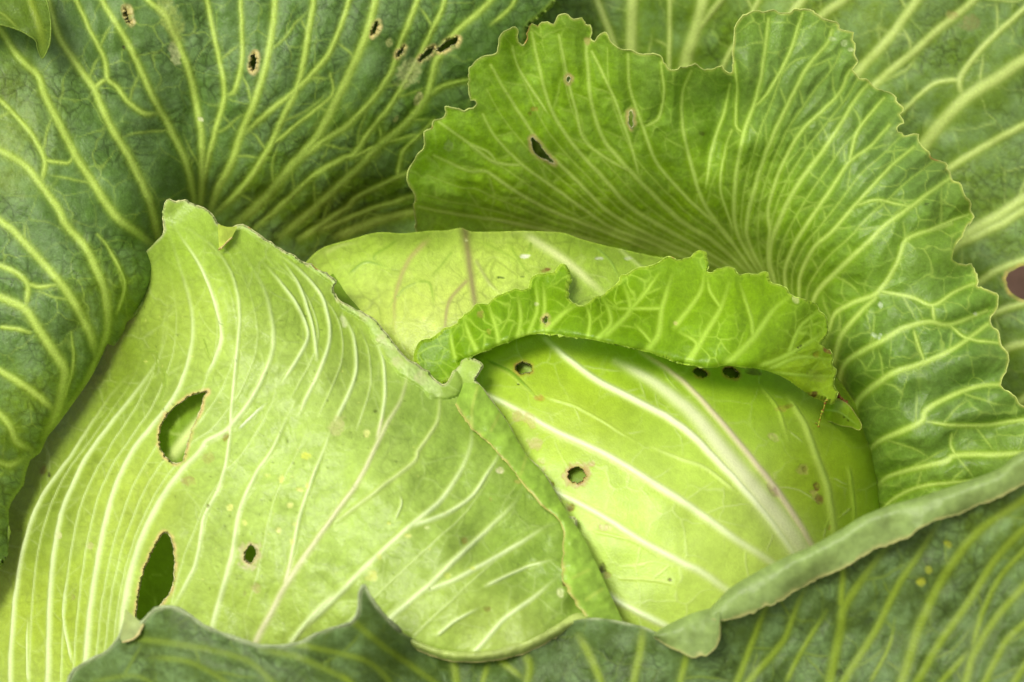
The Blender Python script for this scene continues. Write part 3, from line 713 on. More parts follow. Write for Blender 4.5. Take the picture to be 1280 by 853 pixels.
build_leaf('head_leaf', OC, CC, VC_, M['top'], (158,194,94), (196,210,124), None, step=1.5, vein_h=0.7, wave=2.5,
    rolls=[([(372,345),(388,322),(405,309),(440,299),(464,292),(480,290.5),(505,292),(533,289),(560,288),(576,285),(592,290),(658,289),(702,291),(726,299),(760,308),(810,319),(860,330)],30,80)],
    spots=[ts(5,605,197,16,5,0.05,(70,92,24),.95), ts(5,686,193,10,4,0,(90,110,40),.8), ts(5,695,119,20,8,0,(222,222,200),0.9), ts(5,968,127,20,6,0,(222,222,200),0.85), ts(5,1075,127,18,6,0,(215,218,190),0.8), ts(5,770,170,26,9,-0.3,(120,78,42),0.9), ts(5,478,62,6,5,0,(205,205,150),0.9)],  # the two dark slits are holes painted as dark spots
    gen=dict(spacing=40,len=60,w=2.0,levels=1), gen_s=0.25, soft=2.0, net=(36,0.2), rim=lambda p: False, hole_rim=(120,140,60), seed=31, gain=0.98,
    tones=[(420,320,50,(148,186,70)),(500,300,60,(146,184,68)),(760,320,80,(140,180,62)),(560,400,60,(176,200,106)),(480,400,60,(176,202,104)),(640,330,60,(162,194,86))])

# --- the bright leaf on the flank of the head, with its thick pink-white rib
VE = [
 ([(770,452),(820,480),(868,520),(905,566),(950,620),(985,664),(1004,692),(1045,760)],9,32,{'col':(230,232,190),'name':'midrib','s':0.85}),
 ([(682,424),(709,448),(743,474),(787,497),(850,532),(900,580),(950,636),(990,690),(1030,760)],6,9,{'col':(234,240,196)}),
 ([(800,440),(850,474),(896,522),(940,575),(975,620),(1001,660),(1016,686),(1060,760)],5,10,{'col':(228,206,186),'s':0.75}),
 ([(590,484),(603,491),(651,515),(692,538),(760,570),(850,625),(920,675),(962,702),(1020,745)],6,9,{'col':(228,238,184)}),
 (T(8,(760,125),(800,150),(900,200),(1000,255),(1100,320),(1265,410))+T(9,(80,450),(180,520),(280,590)),7,9,{'col':(228,238,184)}),
 (T(8,(900,480),(1010,540),(1100,590),(1220,650),(1300,700)),7,8,{'col':(228,240,188)}),
 (T(6,(400,640),(460,740),(495,840))+T(9,(540,130),(565,290),(580,400)),5,8,{'col':(180,206,90),'s':0.8}),
 (T(9,(200,150),(100,70),(0,30),(-100,-10)),4,3,{'col':(205,224,130),'s':0.6}),
 (T(5,(560,505),(640,545),(700,600),(735,640)),3.5,2.5,{'col':(110,148,20)}),
 (T(6,(300,600),(360,680),(400,800)),3,3,{'col':(170,200,70),'s':0.5}),
 (T(8,(950,300),(1080,330),(1200,400)),2.5,2,{'col':(205,222,130),'s':0.5}),
 (T(8,(1040,470),(1180,480),(1265,500)),2.5,2,{'col':(205,222,130),'s':0.5}),
 (T(5,(780,640),(900,680),(1100,800)),2.5,2,{'col':(185,210,90),'s':0.5}),
 (T(9,(620,60),(640,200),(640,300)),3,3,{'col':(120,160,24),'s':0.5}),
]
OE = [(540,520),(560,440),(620,405),(800,385),(940,405),(1030,455),(1075,515),(1096,570),(1103,625),(1098,690),(1060,800),(960,900),(700,920),(580,760)]
CE = [(560,450,105),(640,430,120),(720,430,128),(860,450,110),(960,450,70),(1040,490,30),(1085,560,0),(1098,630,0),(620,500,165),(720,500,190),(860,520,195),(960,530,155),(1030,560,90),(640,600,215),(740,600,245),(860,600,250),(960,620,215),(1040,640,110),
      (700,700,255),(800,700,280),(900,700,275),(1000,690,205),(780,790,285),(900,800,280),(1040,780,150),(600,760,220),(800,900,270),(800,390,70),(960,410,30)]
HE = [te(5,690,531,31,21,0.05), te(8,885,92,30,28), te(6,75,548,26,13,0.35), te(6,188,548,30,17,0.35)]
SE = [ts(8,888,93,58,48,-0.3,(176,140,92),0.75), ts(8,940,52,20,12,-0.4,(186,158,112),0.8), ts(8,850,95,18,20,0,(190,160,110),0.6), ts(8,860,210,18,16,0,(120,92,40),0.85), ts(8,985,285,26,14,0,(196,180,128),0.8), ts(8,980,435,18,20,0.3,(70,66,26),0.9), ts(8,995,460,16,14,0,(170,150,90),0.7),
      ts(5,668,706,24,30,0.4,(190,176,112),0.7), ts(5,712,722,22,34,-0.6,(192,176,112),0.7), ts(5,732,805,30,26,0,(192,180,118),0.75), ts(5,748,641,18,13,0.2,(170,140,50),0.8), ts(5,670,589,6,4,0,(50,56,10),0.9), ts(5,615,712,7,5,0,(70,66,20),0.9),
      ts(6,345,785,24,15,0.45,(186,190,110),0.8), ts(6,378,680,26,14,-0.2,(172,160,70),0.7), ts(6,400,672,14,10,0,(120,110,30),0.7), ts(9,452,68,24,24,0,(190,180,100),0.6), ts(9,460,70,12,14,0,(140,140,50),0.7), ts(9,503,134,15,17,0,(120,84,44),0.85), ts(9,495,165,14,26,-0.5,(190,176,100),0.7), ts(9,515,183,16,18,0,(124,88,48),0.85),
      ts(6,270,545,30,14,0.2,(86,80,24),0.8), ts(8,793,125,10,9,0,(120,92,30),0.9), ts(8,1228,478,9,7,0,(90,80,40),0.8), ts(9,338,150,14,30,-0.7,(150,110,110),0.5), ts(8,755,40,16,12,0.5,(196,186,120),0.6), ts(8,765,70,10,9,0,(196,186,120),0.6), ts(9,550,285,5,10,0.3,(150,120,50),0.6)]
build_leaf('head_leaf', OE, CE, VE, M['head'], (162,202,84), (230,238,186), (188,218,116), step=1.5, holes=HE, spots=SE, vein_h=2.3, wave=2.0, halo=1.5, gr_=0.05,
    rolls=[([(1030,455),(1075,515),(1096,570),(1103,625),(1098,690),(1060,800)],34,60)], gen=dict(spacing=50,len=80,w=1.8,levels=1), gen_s=0.2, soft=2.3, net=(50,0.14), rim=lambda p: False, hole_rim=(150,140,70), seed=41, gain=0.98,
    tones=[(660,440,60,(140,178,18)),(820,440,80,(132,174,14)),(960,470,70,(128,170,14)),(1060,560,60,(130,172,16)),(1080,640,50,(124,166,12)),(1020,600,40,(150,186,30)),(720,520,60,(160,194,58)),(800,650,90,(170,206,98)),(880,720,80,(176,210,112)),(760,730,70,(168,206,98))])  # greens carry painted shade too: darker under the frill and at right

# --- the bright frilled leaf folded over the top of the head
VD = [
 (T(5,(440,500),(425,440),(420,390)),4,3),(T(5,(520,475),(490,410),(470,350)),5.5,3),(T(5,(600,450),(585,370),(560,300)),5.5,3),(T(5,(665,432),(680,340),(668,260)),5.5,3),
 (T(5,(705,412),(740,320),(735,215)),5,3),(T(5,(755,398),(768,300),(762,220)),5,3),(T(5,(765,398),(830,335),(880,300)),7,4),(T(5,(925,420),(935,350),(918,300)),4,3),
 (T(5,(955,430),(1010,370),(1003,315),(980,270)),6,4),(T(5,(985,415),(1080,320),(1062,230)),7,4),(T(5,(1140,470),(1185,410),(1200,310),(1235,190)),7.5,4),
 (T(5,(1200,312),(1100,312),(1005,312)),3.5,3),(T(5,(1080,320),(1140,250),(1190,180)),4,3),(T(5,(1170,450),(1130,400),(1100,370)),3.5,3),
 (T(6,(30,515),(90,410),(150,310),(180,220)),7,4),(T(6,(-20,380),(70,260),(90,180)),6,3.5),(T(6,(165,522),(270,420),(340,320),(400,270)),8,4.5),(T(6,(290,526),(400,480),(500,420),(530,390)),5,3.5),
 (T(6,(400,475),(440,380),(510,320)),4.5,3),(T(6,(270,420),(260,340),(220,220)),4.5,3),(T(6,(150,310),(110,250),(100,200)),3.5,2.5),(T(6,(320,535),(440,490),(560,500)),4,3),(T(6,(330,545),(480,560),(570,560)),3.5,2.5),(T(6,(20,510),(60,440),(0,400)),3.5,3)]
OD = (T(5,(312,440),(350,430),(388,402),(400,385),(450,372),(452,352),(500,322),(530,300),(560,292),(590,275),(620,262),(660,243),(680,246),(710,238),(718,210),(740,190),(800,186),(820,165),(840,158),(858,190),(850,230),(851,270),(880,296),(912,300),(940,282),(1000,250),(1040,222),(1050,192),(1070,195),(1110,170),(1150,165),(1190,145),(1225,128),(1250,142))
   + T(6,(0,142),(40,130),(70,104),(95,122),(104,178),(140,175),(180,164),(220,190),(290,192),(318,180),(328,220),(385,240),(400,255),(450,285),(500,300),(512,320),(535,345),(542,400),(512,438),(520,455),(560,480),(558,520),(575,548),(560,590),(572,622),(562,655),(520,642),(470,622),(420,590),(370,560),(320,541),(250,526),(180,521),(100,526),(0,516))
   + T(5,(1220,490),(1140,471),(1080,460),(960,430),(870,416),(800,413),(750,405),(700,411),(620,440),(540,470),(480,505),(430,570),(345,590),(295,500)))
CD = [(530,430,150),(550,455,162),(575,385,138),(620,370,128),(600,430,178),(660,350,118),(700,340,112),(680,400,172),(712,360,118),(722,380,150),(760,370,105),(760,405,175),(800,345,86),(850,320,72),(880,325,78),(800,420,180),(850,440,190),(850,380,132),(900,345,85),(950,350,85),(900,450,195),(920,400,165),(960,462,180),(1000,370,95),(1030,395,88),(980,420,150),(1030,440,100),(1020,480,110),(1000,470,145),(1043,490,92)]
def d_extra(X, Y):
    return 7 * np.sin(X / 14.0 + 0.6 * np.sin(Y / 30)) * smooth(60, 0, np.abs(Y - (330 + smooth(740, 660, X) * 40 + smooth(930, 1010, X) * 50))) + 4 * np.sin(X / 23.0)
build_leaf('frilled_leaf', OD, CD, VD, M['frill'], (112,156,16), (178,210,76), (136,178,30), step=1.25, vein_h=0.4, bul=3.0, bulw=9, wave=2.0, halo=1.5, ragged=0.5, teeth=(17, 2.2), ragskip=lambda p: p[1] > 400 and p[0] < 1035,
    rolls=[(T(5,(450,510),(480,495),(620,440),(750,405),(870,416),(960,430),(1140,471),(1265,510))+T(6,(100,526),(250,526),(370,560),(470,622)),9,12)],
    holes=[te(5,772,354,9,15,0.2)], spots=[ts(5,532,338,13,18,0,(160,150,70),0.8), ts(5,562,400,8,12,0,(170,170,60),0.7), ts(5,737,295,8,7,0,(210,215,150),0.9), ts(6,440,452,10,4,-0.6,(40,40,12),0.95), ts(6,540,470,24,8,0.4,(150,100,60),0.9), ts(6,500,480,12,16,0,(150,140,40),0.8), ts(6,480,625,26,12,0.2,(100,74,24),0.9), ts(6,500,560,40,22,0.4,(150,168,62),0.6), ts(5,890,280,34,16,0.6,(205,212,140),0.9), ts(6,425,280,12,18,0,(205,210,140),0.8), ts(5,1250,365,8,8,0,(205,200,120),0.8)],
    gen=dict(spacing=34,len=46,w=2.4,levels=1), gen_s=0.5, net=(22,0.5), soft=2.2, rim=lambda p: True if (p[1] < 400 and p[0] > 700) or (p[0] < 700 and p[1] < 445 - 0.45 * (p[0] - 520) + 8) or p[0] > 1030 else False, rimcol=(190,212,100), rim_r=0.55, extra=d_extra, fine=0.35,
    edgecol=(180,205,70), edgew=3, seed=51, tones=[(1010,480,40,(150,186,40)),(880,340,50,(126,170,34)),(960,380,50,(124,168,28)),(620,410,60,(108,154,12))])

# --- the big pale wrapper leaf in front
VB = [
 (T(7,(880,840),(950,690),(1050,500),(1150,350),(1265,190))+T(8,(80,120),(140,0))+T(5,(190,730),(235,655),(262,560),(262,480),(235,400)),10,4,{'col':(220,218,174),'name':'midrib'}),
 (T(8,(0,265),(150,150),(290,40))+T(5,(300,840),(370,730),(382,620),(375,540)),6.5,4,{'col':(200,214,140)}),
 (T(8,(-130,660),(0,540),(130,410),(260,290),(380,190),(450,90),(490,0))+T(5,(500,760),(480,680)),9.5,5),
 (T(8,(270,283),(400,235),(500,170),(560,80),(600,10))+T(5,(575,800)),6.5,4),
 (T(8,(150,680),(215,605),(350,490),(450,390),(560,290),(650,200),(695,130)),10,5),
 (T(8,(330,520),(450,470),(560,410),(680,340),(800,260)),7.5,4.5),
 (T(8,(480,775),(525,725),(620,620),(730,540),(825,455)),8,4.5), (T(8,(370,680),(450,620),(535,575)),5,3), (T(8,(550,500),(700,430),(810,400)),4.5,3),
 (T(8,(220,250),(240,200),(235,160)),2.5,2), (T(8,(860,460),(930,440),(960,420)),4,3), (T(8,(900,560),(950,510),(985,500)),4,3),
 (T(7,(45,950),(40,800),(55,560),(90,350),(150,180))+T(4,(260,853),(400,640),(470,560)),6.5,3),
 (T(7,(105,853),(100,700),(105,600)),3,2), (T(7,(265,780),(235,600),(260,380)),3,2),
 (T(7,(175,950),(178,800),(183,600),(195,420),(225,240),(290,80),(335,0))+T(4,(420,720),(520,590),(590,480),(605,340)),7.5,3.5),
 (T(7,(300,900),(318,760),(335,570),(370,350),(420,150),(490,0))+T(4,(555,750),(640,640),(690,520),(710,400),(700,290),(660,150),(615,20)),8.5,4),
 (T(7,(440,760),(455,600),(482,450),(540,280),(640,110),(740,0))+T(4,(760,800),(830,760),(900,680),(960,580),(1000,470),(1005,380),(970,240),(900,120),(860,80)),10,4.5),
 (T(7,(640,570),(720,420),(750,250),(810,130),(840,0))+T(4,(850,700),(862,570),(877,420),(880,300),(850,180),(790,90),(690,15)),5.5,3.5),
 (T(7,(770,690),(795,600),(850,400),(880,230),(940,90),(1000,0))+T(4,(1060,700),(1120,600)),8,4),
 (T(7,(1040,520),(1065,430),(1100,250),(1150,100),(1190,0))+T(4,(1225,730),(1240,700)),6.5,3.5),
 (T(7,(1060,720),(1140,620),(1265,500)),8,8),
 (T(4,(760,560),(800,480),(815,400),(790,290),(740,160),(640,10)),5,3.5), (T(4,(1040,580),(1110,470),(1132,400),(1080,280),(960,130)),5,3.5), (T(4,(1100,700),(1170,550),(1205,460),(1212,380),(1180,260),(1090,160),(1000,90)),5.5,3.5),
 (T(4,(1165,500),(1150,380),(1100,230),(1030,120)),4.5,3),
 (T(5,(0,720),(40,640),(73,540),(65,420),(20,320)),5.5,3.5), (T(5,(150,800),(180,640),(172,500),(130,400)),5,3.5), (T(4,(880,752),(930,705),(982,655)),2.4,2,{'col':(235,240,215)}),
 (T(4,(600,530),(610,600),(560,700)),2,1.8,{'col':(120,150,50),'s':0.6}), (T(4,(750,420),(770,480),(760,500)),2,1.8,{'col':(120,150,50),'s':0.6}), (T(4,(540,470),(580,475),(570,540)),2,1.8,{'col':(120,150,50),'s':0.6}),
]
VB += [between(VB[15], VB[16], f, 2.4, 0.55) for f in (0.35, 0.68)] + [between(VB[16], VB[17], f, 2.4, 0.5) for f in (0.3, 0.55, 0.8)] + [between(VB[12], VB[15], 0.5, 2.2, 0.5)]
VB += [between(VB[17], VB[19], 0.5, 2.2, 0.45), between(VB[19], VB[20], 0.5, 2.2, 0.4), between(VB[2], VB[4], 0.5, 2.4, 0.45), between(VB[4], VB[6], 0.35, 2.4, 0.4), between(VB[23], VB[24], 0.5, 2.2, 0.5), between(VB[26], VB[27], 0.5, 2.2, 0.5), between(VB[24], VB[26], 0.5, 2.2, 0.45)]
OB = ([(204,290),(203,268),(206,253),(212,250),(220,252),(229,250),(240,255),(262,265),(272,280),(284,288),(297,281),(310,284),(330,298),(345,307),(374,324),(404,340),(420,351),(416,364),(428,378),(445,387),(465,398),(488,424),(508,448),(530,462),(548,478),(556,481),(568,465),(581,448),(593,450),(604,457),(594,474),
       (600,482),(612,497),(632,525),(658,569),(680,592),(699,624),(706,644),(719,648),(722,664),(740,698),(756,736),(772,766),(783,786),(764,781),(746,780),(716,785),(692,798),(658,815),(624,824),(590,827),(556,823),(522,811),(500,800)]
      + [(480,830),(440,880),(300,930),(100,980),(-60,980),(-50,860),(-45,770),(-35,715),(-20,660),(0,600),(15,560),(42,495),(85,420),(140,350),(182,315)])
CB = [(206,255,92),(240,262,96),(297,285,92),(340,305,100),(400,340,112),(430,380,128),(500,440,160),(550,482,190),(590,455,185),(600,485,200),(650,560,235),(700,640,270),(740,710,298),(780,782,325),(700,790,345),(620,822,358),(560,820,360),(500,795,352),(480,830,345),
      (250,330,150),(330,360,168),(420,440,200),(520,530,245),(620,640,285),(700,740,322),(200,330,64),(160,420,52),(230,430,165),(330,500,235),(430,580,280),(540,680,325),(600,760,345),(110,500,46),(60,570,32),(20,650,12),(0,720,0),(150,550,130),(100,620,115),(60,700,95),(30,800,85),
      (230,600,225),(330,650,285),(420,720,325),(160,720,205),(260,770,275),(350,800,310),(100,850,180),(-30,900,30),(250,900,270),(420,860,330),(50,970,140)]
HB = [T(4,(765,617),(722,624),(650,668),(602,720),(585,790),(598,845),(640,880),(672,870),(690,810),(706,755),(735,690),(748,640)),
      T(7,(605,303),(570,350),(530,440),(508,540),(500,612),(515,640),(545,605),(600,560),(638,490),(641,380),(628,322)), te(7,920,382,19,32,0.3)]
SB = [ts(7,918,385,42,56,0.25,(200,188,146),0.9), ts(7,940,507,20,18,0,(180,170,110),0.8), ts(7,692,115,26,18,0,(160,150,84),0.75), ts(7,765,30,22,26,0,(165,160,84),0.6), ts(7,765,205,8,8,0,(110,110,50),0.8), ts(7,332,350,12,14,0,(195,190,130),0.7), ts(7,217,315,9,16,0.2,(205,205,150),0.8), ts(7,267,540,8,12,0,(160,160,90),0.7),
      ts(7,845,208,13,13,0,(226,226,130),0.9), ts(7,1035,108,12,20,0.2,(228,228,130),0.85), ts(7,1065,203,14,12,0,(226,226,140),0.85), ts(7,1105,145,16,10,0,(226,226,130),0.8), ts(7,1025,293,12,14,0,(226,226,140),0.85), ts(7,1125,20,22,14,0,(214,220,90),0.8), ts(7,900,265,9,12,0,(222,224,130),0.7), ts(7,1075,335,10,12,0,(222,224,130),0.7), ts(7,985,95,12,9,0,(215,222,120),0.6), ts(7,1130,130,8,12,0,(226,226,130),0.7), ts(7,1085,272,12,8,0,(222,224,130),0.6),
      ts(5,112,770,14,14,0,(226,226,140),0.85), ts(5,145,690,8,8,0,(80,90,30),0.7), ts(4,832,785,14,16,0.4,(140,120,50),0.8), ts(4,1240,740,30,40,0.3,(205,196,140),0.5), ts(8,602,75,20,13,0,(222,216,170),0.9), ts(8,475,332,12,12,0,(150,140,64),0.75), ts(8,500,437,12,10,0,(215,222,110),0.8), ts(8,825,525,13,17,0,(215,222,160),0.9), ts(8,130,465,22,24,0.4,(214,216,110),0.7), ts(8,160,395,14,10,-0.4,(214,216,110),0.7), ts(8,265,315,14,8,0,(214,216,110),0.7), ts(8,555,585,14,12,0,(130,120,50),0.7), ts(8,838,487,8,14,0,(100,80,40),0.8), ts(8,570,180,7,9,0,(170,170,80),0.7), ts(8,410,460,14,14,0,(205,214,100),0.6), ts(8,195,268,8,6,0,(215,220,110),0.7), ts(8,333,285,9,6,0,(215,225,150),0.8), ts(8,670,115,16,10,0,(190,180,100),0.7),
      ts(5,195,450,26,8,0.6,(215,205,160),0.6), ts(7,180,90,8,12,0,(50,50,20),0.8), ts(7,160,75,14,22,0.5,(110,80,40),0.6), ts(7,900,525,8,12,0,(150,155,90),0.6), ts(5,30,360,12,34,-0.3,(215,220,170),0.7)]
r_ = np.random.default_rng(5)
for _ in range(150):
    x, y = r_.uniform(180, 560), r_.uniform(380, 740)
    SB.append((x, y, r_.uniform(0.9, 1.9), r_.uniform(0.9, 1.9), 0, (96, 110, 44) if r_.random() < .75 else (215, 220, 120), 0.55))
def b_extra(X, Y):      # the crumpled corner and the rolled lower lip
    a = 7 * np.sin((X + Y * 0.6) / 9.0) * np.exp(-(((X - 745) / 38) ** 2 + ((Y - 715) / 60) ** 2))
    b = 5 * np.sin((X - Y) / 30.0) * np.exp(-(((X - 480) / 200) ** 2 + ((Y - 640) / 160) ** 2))
    c = 6 * np.sin(X / 13.0) * np.exp(-((Y - 262) / 22) ** 2) * (X < 330)
    lip = np.zeros(X.shape); P = catmull(LIP, 4.0); u = np.linspace(0, 1, len(P))
    dd = np.full(X.shape, 99.0); uu = np.zeros(X.shape)
    for k in range(len(P) - 1):
        m = (np.abs(X - P[k, 0]) < 40) & (np.abs(Y - P[k, 1]) < 40)
        q, *_ = seg_dist(X[m], Y[m], P[k], P[k + 1]); o = dd[m]; n = q < o
        o[n] = q[n]; dd[m] = o; v = uu[m]; v[n] = u[k]; uu[m] = v
    wl = 5 + 16 * smooth(0.45, 0.85, uu) + 3 * vnoise(X, Y, 14, 5)
    lip = np.clip(1 - dd / wl, 0, 1)
    return a + b + c + (5 + 6 * uu) * np.sqrt(np.clip(lip * (2 - lip), 0, 1)) * (lip > 0)
LIP = [(297,280),(312,283),(345,304),(374,322),(404,339),(420,351),(428,378),(445,387),(465,398),(488,424),(508,448),(530,462),(548,478),(556,481)]
for k in range(40):      # dry pale tissue along the curled lip
    q = catmull(LIP, 4.0); q = q[int(len(q) * k / 40)]; f = smooth(0.45, 0.85, k / 40.0)
    SB.append((q[0] - 2 - 5 * f, q[1] + 2 + 6 * f, 6 + 4 * f, 3 + 5 * f, 0.7, (188, 208, 134) if k % 4 else (206, 200, 156), 0.55))
build_leaf('wrapper_leaf', OB, CB, VB, M['wrap'], (158,192,98), (222,236,176), (170,204,98), step=1.6, holes=HB, spots=SB, vein_h=2.2, wave=4.5, halo=1.5, ragged=0.4, teeth=(21, 2.0),
    ragskip=lambda p: p[0] < 200 or p[1] > 480, rolls=[([(783,786),(746,780),(716,785),(692,798),(658,815),(624,824),(590,827),(556,823),(522,811),(500,800)],15,18)],
    gen=dict(spacing=60,len=70,w=1.9,levels=1), gen_s=0.15, soft=2.2, vw_=0.82, tipfade=0.95, net=(48,0.12), rim=lambda p: INF(p) and (p[1] < 490 and p[0] > 203 or p[0] > 595) and p[1] < 790, rimcol=(206,206,150), rim_r=0.85, extra=b_extra, fine=0.4, seed=61, hole_rim=(204,194,144),
    tones=[(240,300,50,(140,182,60)),(330,320,60,(138,180,56)),(420,400,50,(146,184,66)),(540,520,60,(124,164,70)),(620,620,70,(122,162,66)),(700,720,70,(118,160,60)),(560,640,60,(138,174,84)),(450,650,80,(158,194,108)),(330,540,110,(160,196,108)),(150,450,60,(116,150,34)),(100,500,70,(104,136,22)),(50,590,60,(104,136,24)),(20,680,50,(110,142,34)),(60,760,60,(160,192,60)),(160,620,60,(168,198,82)),(640,800,50,(150,178,90)),(250,400,60,(160,194,84))],  # darker at left and lower right: shade put into the leaf colour
    edgecol=(196,200,150), edgew=4)
WB = bpy.data.objects['wrapper_leaf']

def band(name, parent, line_in, line_out, h, col, mat, step=1.3, veins=(), edge=(200,190,140), seed=1, roll=None, bulge=6, rim_r=1.1, gain=1.0, wave=1.5):
    """a folded-over strip of a leaf between two lines; h(px,py) gives its height"""
    a = catmull(line_in, 5.0); b = catmull(line_out, 5.0)
    n = int(max(len(a), len(b)) * 5.0 / step); m = max(6, int(np.median([np.hypot(*(b[int(i * (len(b) - 1))] - a[int(i * (len(a) - 1))])) for i in np.linspace(0, 1, 9)]) / step))
    def res(P, n):
        s = np.concatenate([[0], np.cumsum(np.hypot(*np.diff(P, axis=0).T))]); t = np.linspace(0, s[-1], n)
        return np.stack([np.interp(t, s, P[:, 0]), np.interp(t, s, P[:, 1])], 1)
    A = res(a, n); B = res(b, n); r0 = np.random.default_rng(seed + 9); B = B + (B - A) * (np.convolve(r0.normal(0, 1, n + 30), np.hanning(15) / 7, 'same')[15:15 + n] * 0.06 + np.convolve(r0.normal(0, 1, n + 30), np.hanning(5) / 2.5, 'same')[15:15 + n] * 0.02)[:, None]; t = np.linspace(0, 1, m)[None, :, None]
    G = A[:, None] * (1 - t) + B[:, None] * t
    X, Y = G[..., 0], G[..., 1]; tt = np.broadcast_to(t[..., 0], X.shape)
    d = h(X, Y, tt) + bulge * np.sin(np.pi * np.clip(tt * 0.9 + 0.02, 0, 1)) ** 0.5 + wave * (vnoise(X, Y, 17, seed) + 0.6 * vnoise(X, Y, 8, seed + 1))
    P = unproject(X.ravel(), Y.ravel(), d.ravel())
    C = np.broadcast_to(lin(col) * gain, X.shape + (3,)) * (1 + 0.16 * vnoise(X, Y, 20, seed + 2) + 0.12 * vnoise(X, Y, 7, seed + 3) + 0.08 * vnoise(X, Y, 3, seed + 4))[..., None]
    e = smooth(0.86, 1.0, tt) * np.clip(0.6 + 0.8 * vnoise(X, Y, 9, seed + 5), 0, 1)
    C = C + (lin(edge) * gain - C) * e[..., None]
    cr = np.zeros(X.shape)
    for v in veins:
        Q = catmull(v, 4.0)
        for p, q in zip(Q[:-1], Q[1:]):
            dd, *_ = seg_dist(X, Y, p, q); cr = np.maximum(cr, 1 - smooth(1.0, 3.0, dd))
    C = C + (lin((190, 205, 110)) * gain - C) * (cr * 0.25)[..., None]
    idx = np.arange(X.size).reshape(X.shape)
    F = np.stack([idx[:-1, :-1], idx[:-1, 1:], idx[1:, 1:], idx[1:, :-1]], -1).reshape(-1, 4)
    at = {'pigment': ('FLOAT_COLOR', np.concatenate([np.clip(C, .002, .95), np.ones(X.shape + (1,))], -1).reshape(-1, 4)), 'leafspace': ('FLOAT_VECTOR', np.stack([X / 100, Y / 100, np.full(X.shape, seed * 2.7)], -1).reshape(-1, 3)), 'wax': ('FLOAT', cr.ravel())}
    loc = LEAVES[parent.name]['loc']
    o = mesh_object(name, P, F, np.zeros((0, 3), int), None, at, mat, parent, loc)
    r = np.random.default_rng(seed); pos = P.reshape(X.shape + (3,))[:, -1]
    V, F2, ri = tube(pos, rim_r * S * np.clip(1 + 0.5 * np.convolve(r.normal(0, 1, n), np.ones(7) / 7, 'same'), .5, 1.8))
    cc = lin(edge) * gain * (1 + 0.2 * np.convolve(r.normal(0, 1, n), np.ones(6) / 6, 'same'))[:, None]
    mesh_object('leaf_edge', V, F2, np.zeros((0, 3), int), None, {'pigment': ('FLOAT_COLOR', np.concatenate([np.clip(cc, .01, .95), np.ones((n, 1))], 1)[ri]), 'leafspace': ('FLOAT_VECTOR', np.concatenate([B / 100, np.full((n, 1), seed)], 1)[ri]), 'wax': ('FLOAT', np.full(len(V), .5))}, M['edge'], parent, loc)
    return o
def over(parent, lift):
    L = LEAVES[parent.name]
    return lambda X, Y, t: tps_eval(L['fit'], X, Y) + lift(t)

# folded margins of the wrapper leaf
band('folded_margin', WB, T(5,(470,585),(525,590),(560,636),(622,718),(700,850))+T(8,(760,80),(820,178),(858,244),(905,310),(950,400),(995,500),(1066,652)), T(5,(440,662),(462,700),(500,752),(555,800),(600,850))+T(8,(640,58),(700,138),(760,205),(812,246),(838,300),(832,380),(832,430),(850,500),(915,610)),
     over(WB, lambda t: 2 + 6 * t), (140,182,78), M['wrap'], seed=74, bulge=7, edge=(186,190,120), rim_r=0.55, wave=2.6, veins=[T(5,(520,600),(500,680),(500,740)), T(5,(600,700),(570,760)), T(8,(700,20),(680,90)), T(8,(930,440),(870,470)), T(8,(980,510),(920,550))])
band('folded_margin', WB, [(272,280),(284,284),(297,283)], [(274,314),(279,308),(290,297)], over(WB, lambda t: 6 + 4 * t), (176,204,96), M['wrap'], seed=76, bulge=2, edge=(200,196,140), step=1.0)

band('folded_margin', WB, T(8,(1040,640),(960,610),(880,600),(800,648),(700,690),(600,728),(520,738),(400,735),(300,700),(235,660)), T(8,(1062,652),(960,642),(872,655),(800,694),(700,744),(600,770),(500,780),(400,770),(300,735),(225,690)), over(WB, lambda t: 1 + 3 * t - 14 * t ** 3), (162,188,118), M['wrap'], seed=77, bulge=5, edge=(186,192,140), rim_r=0.6)

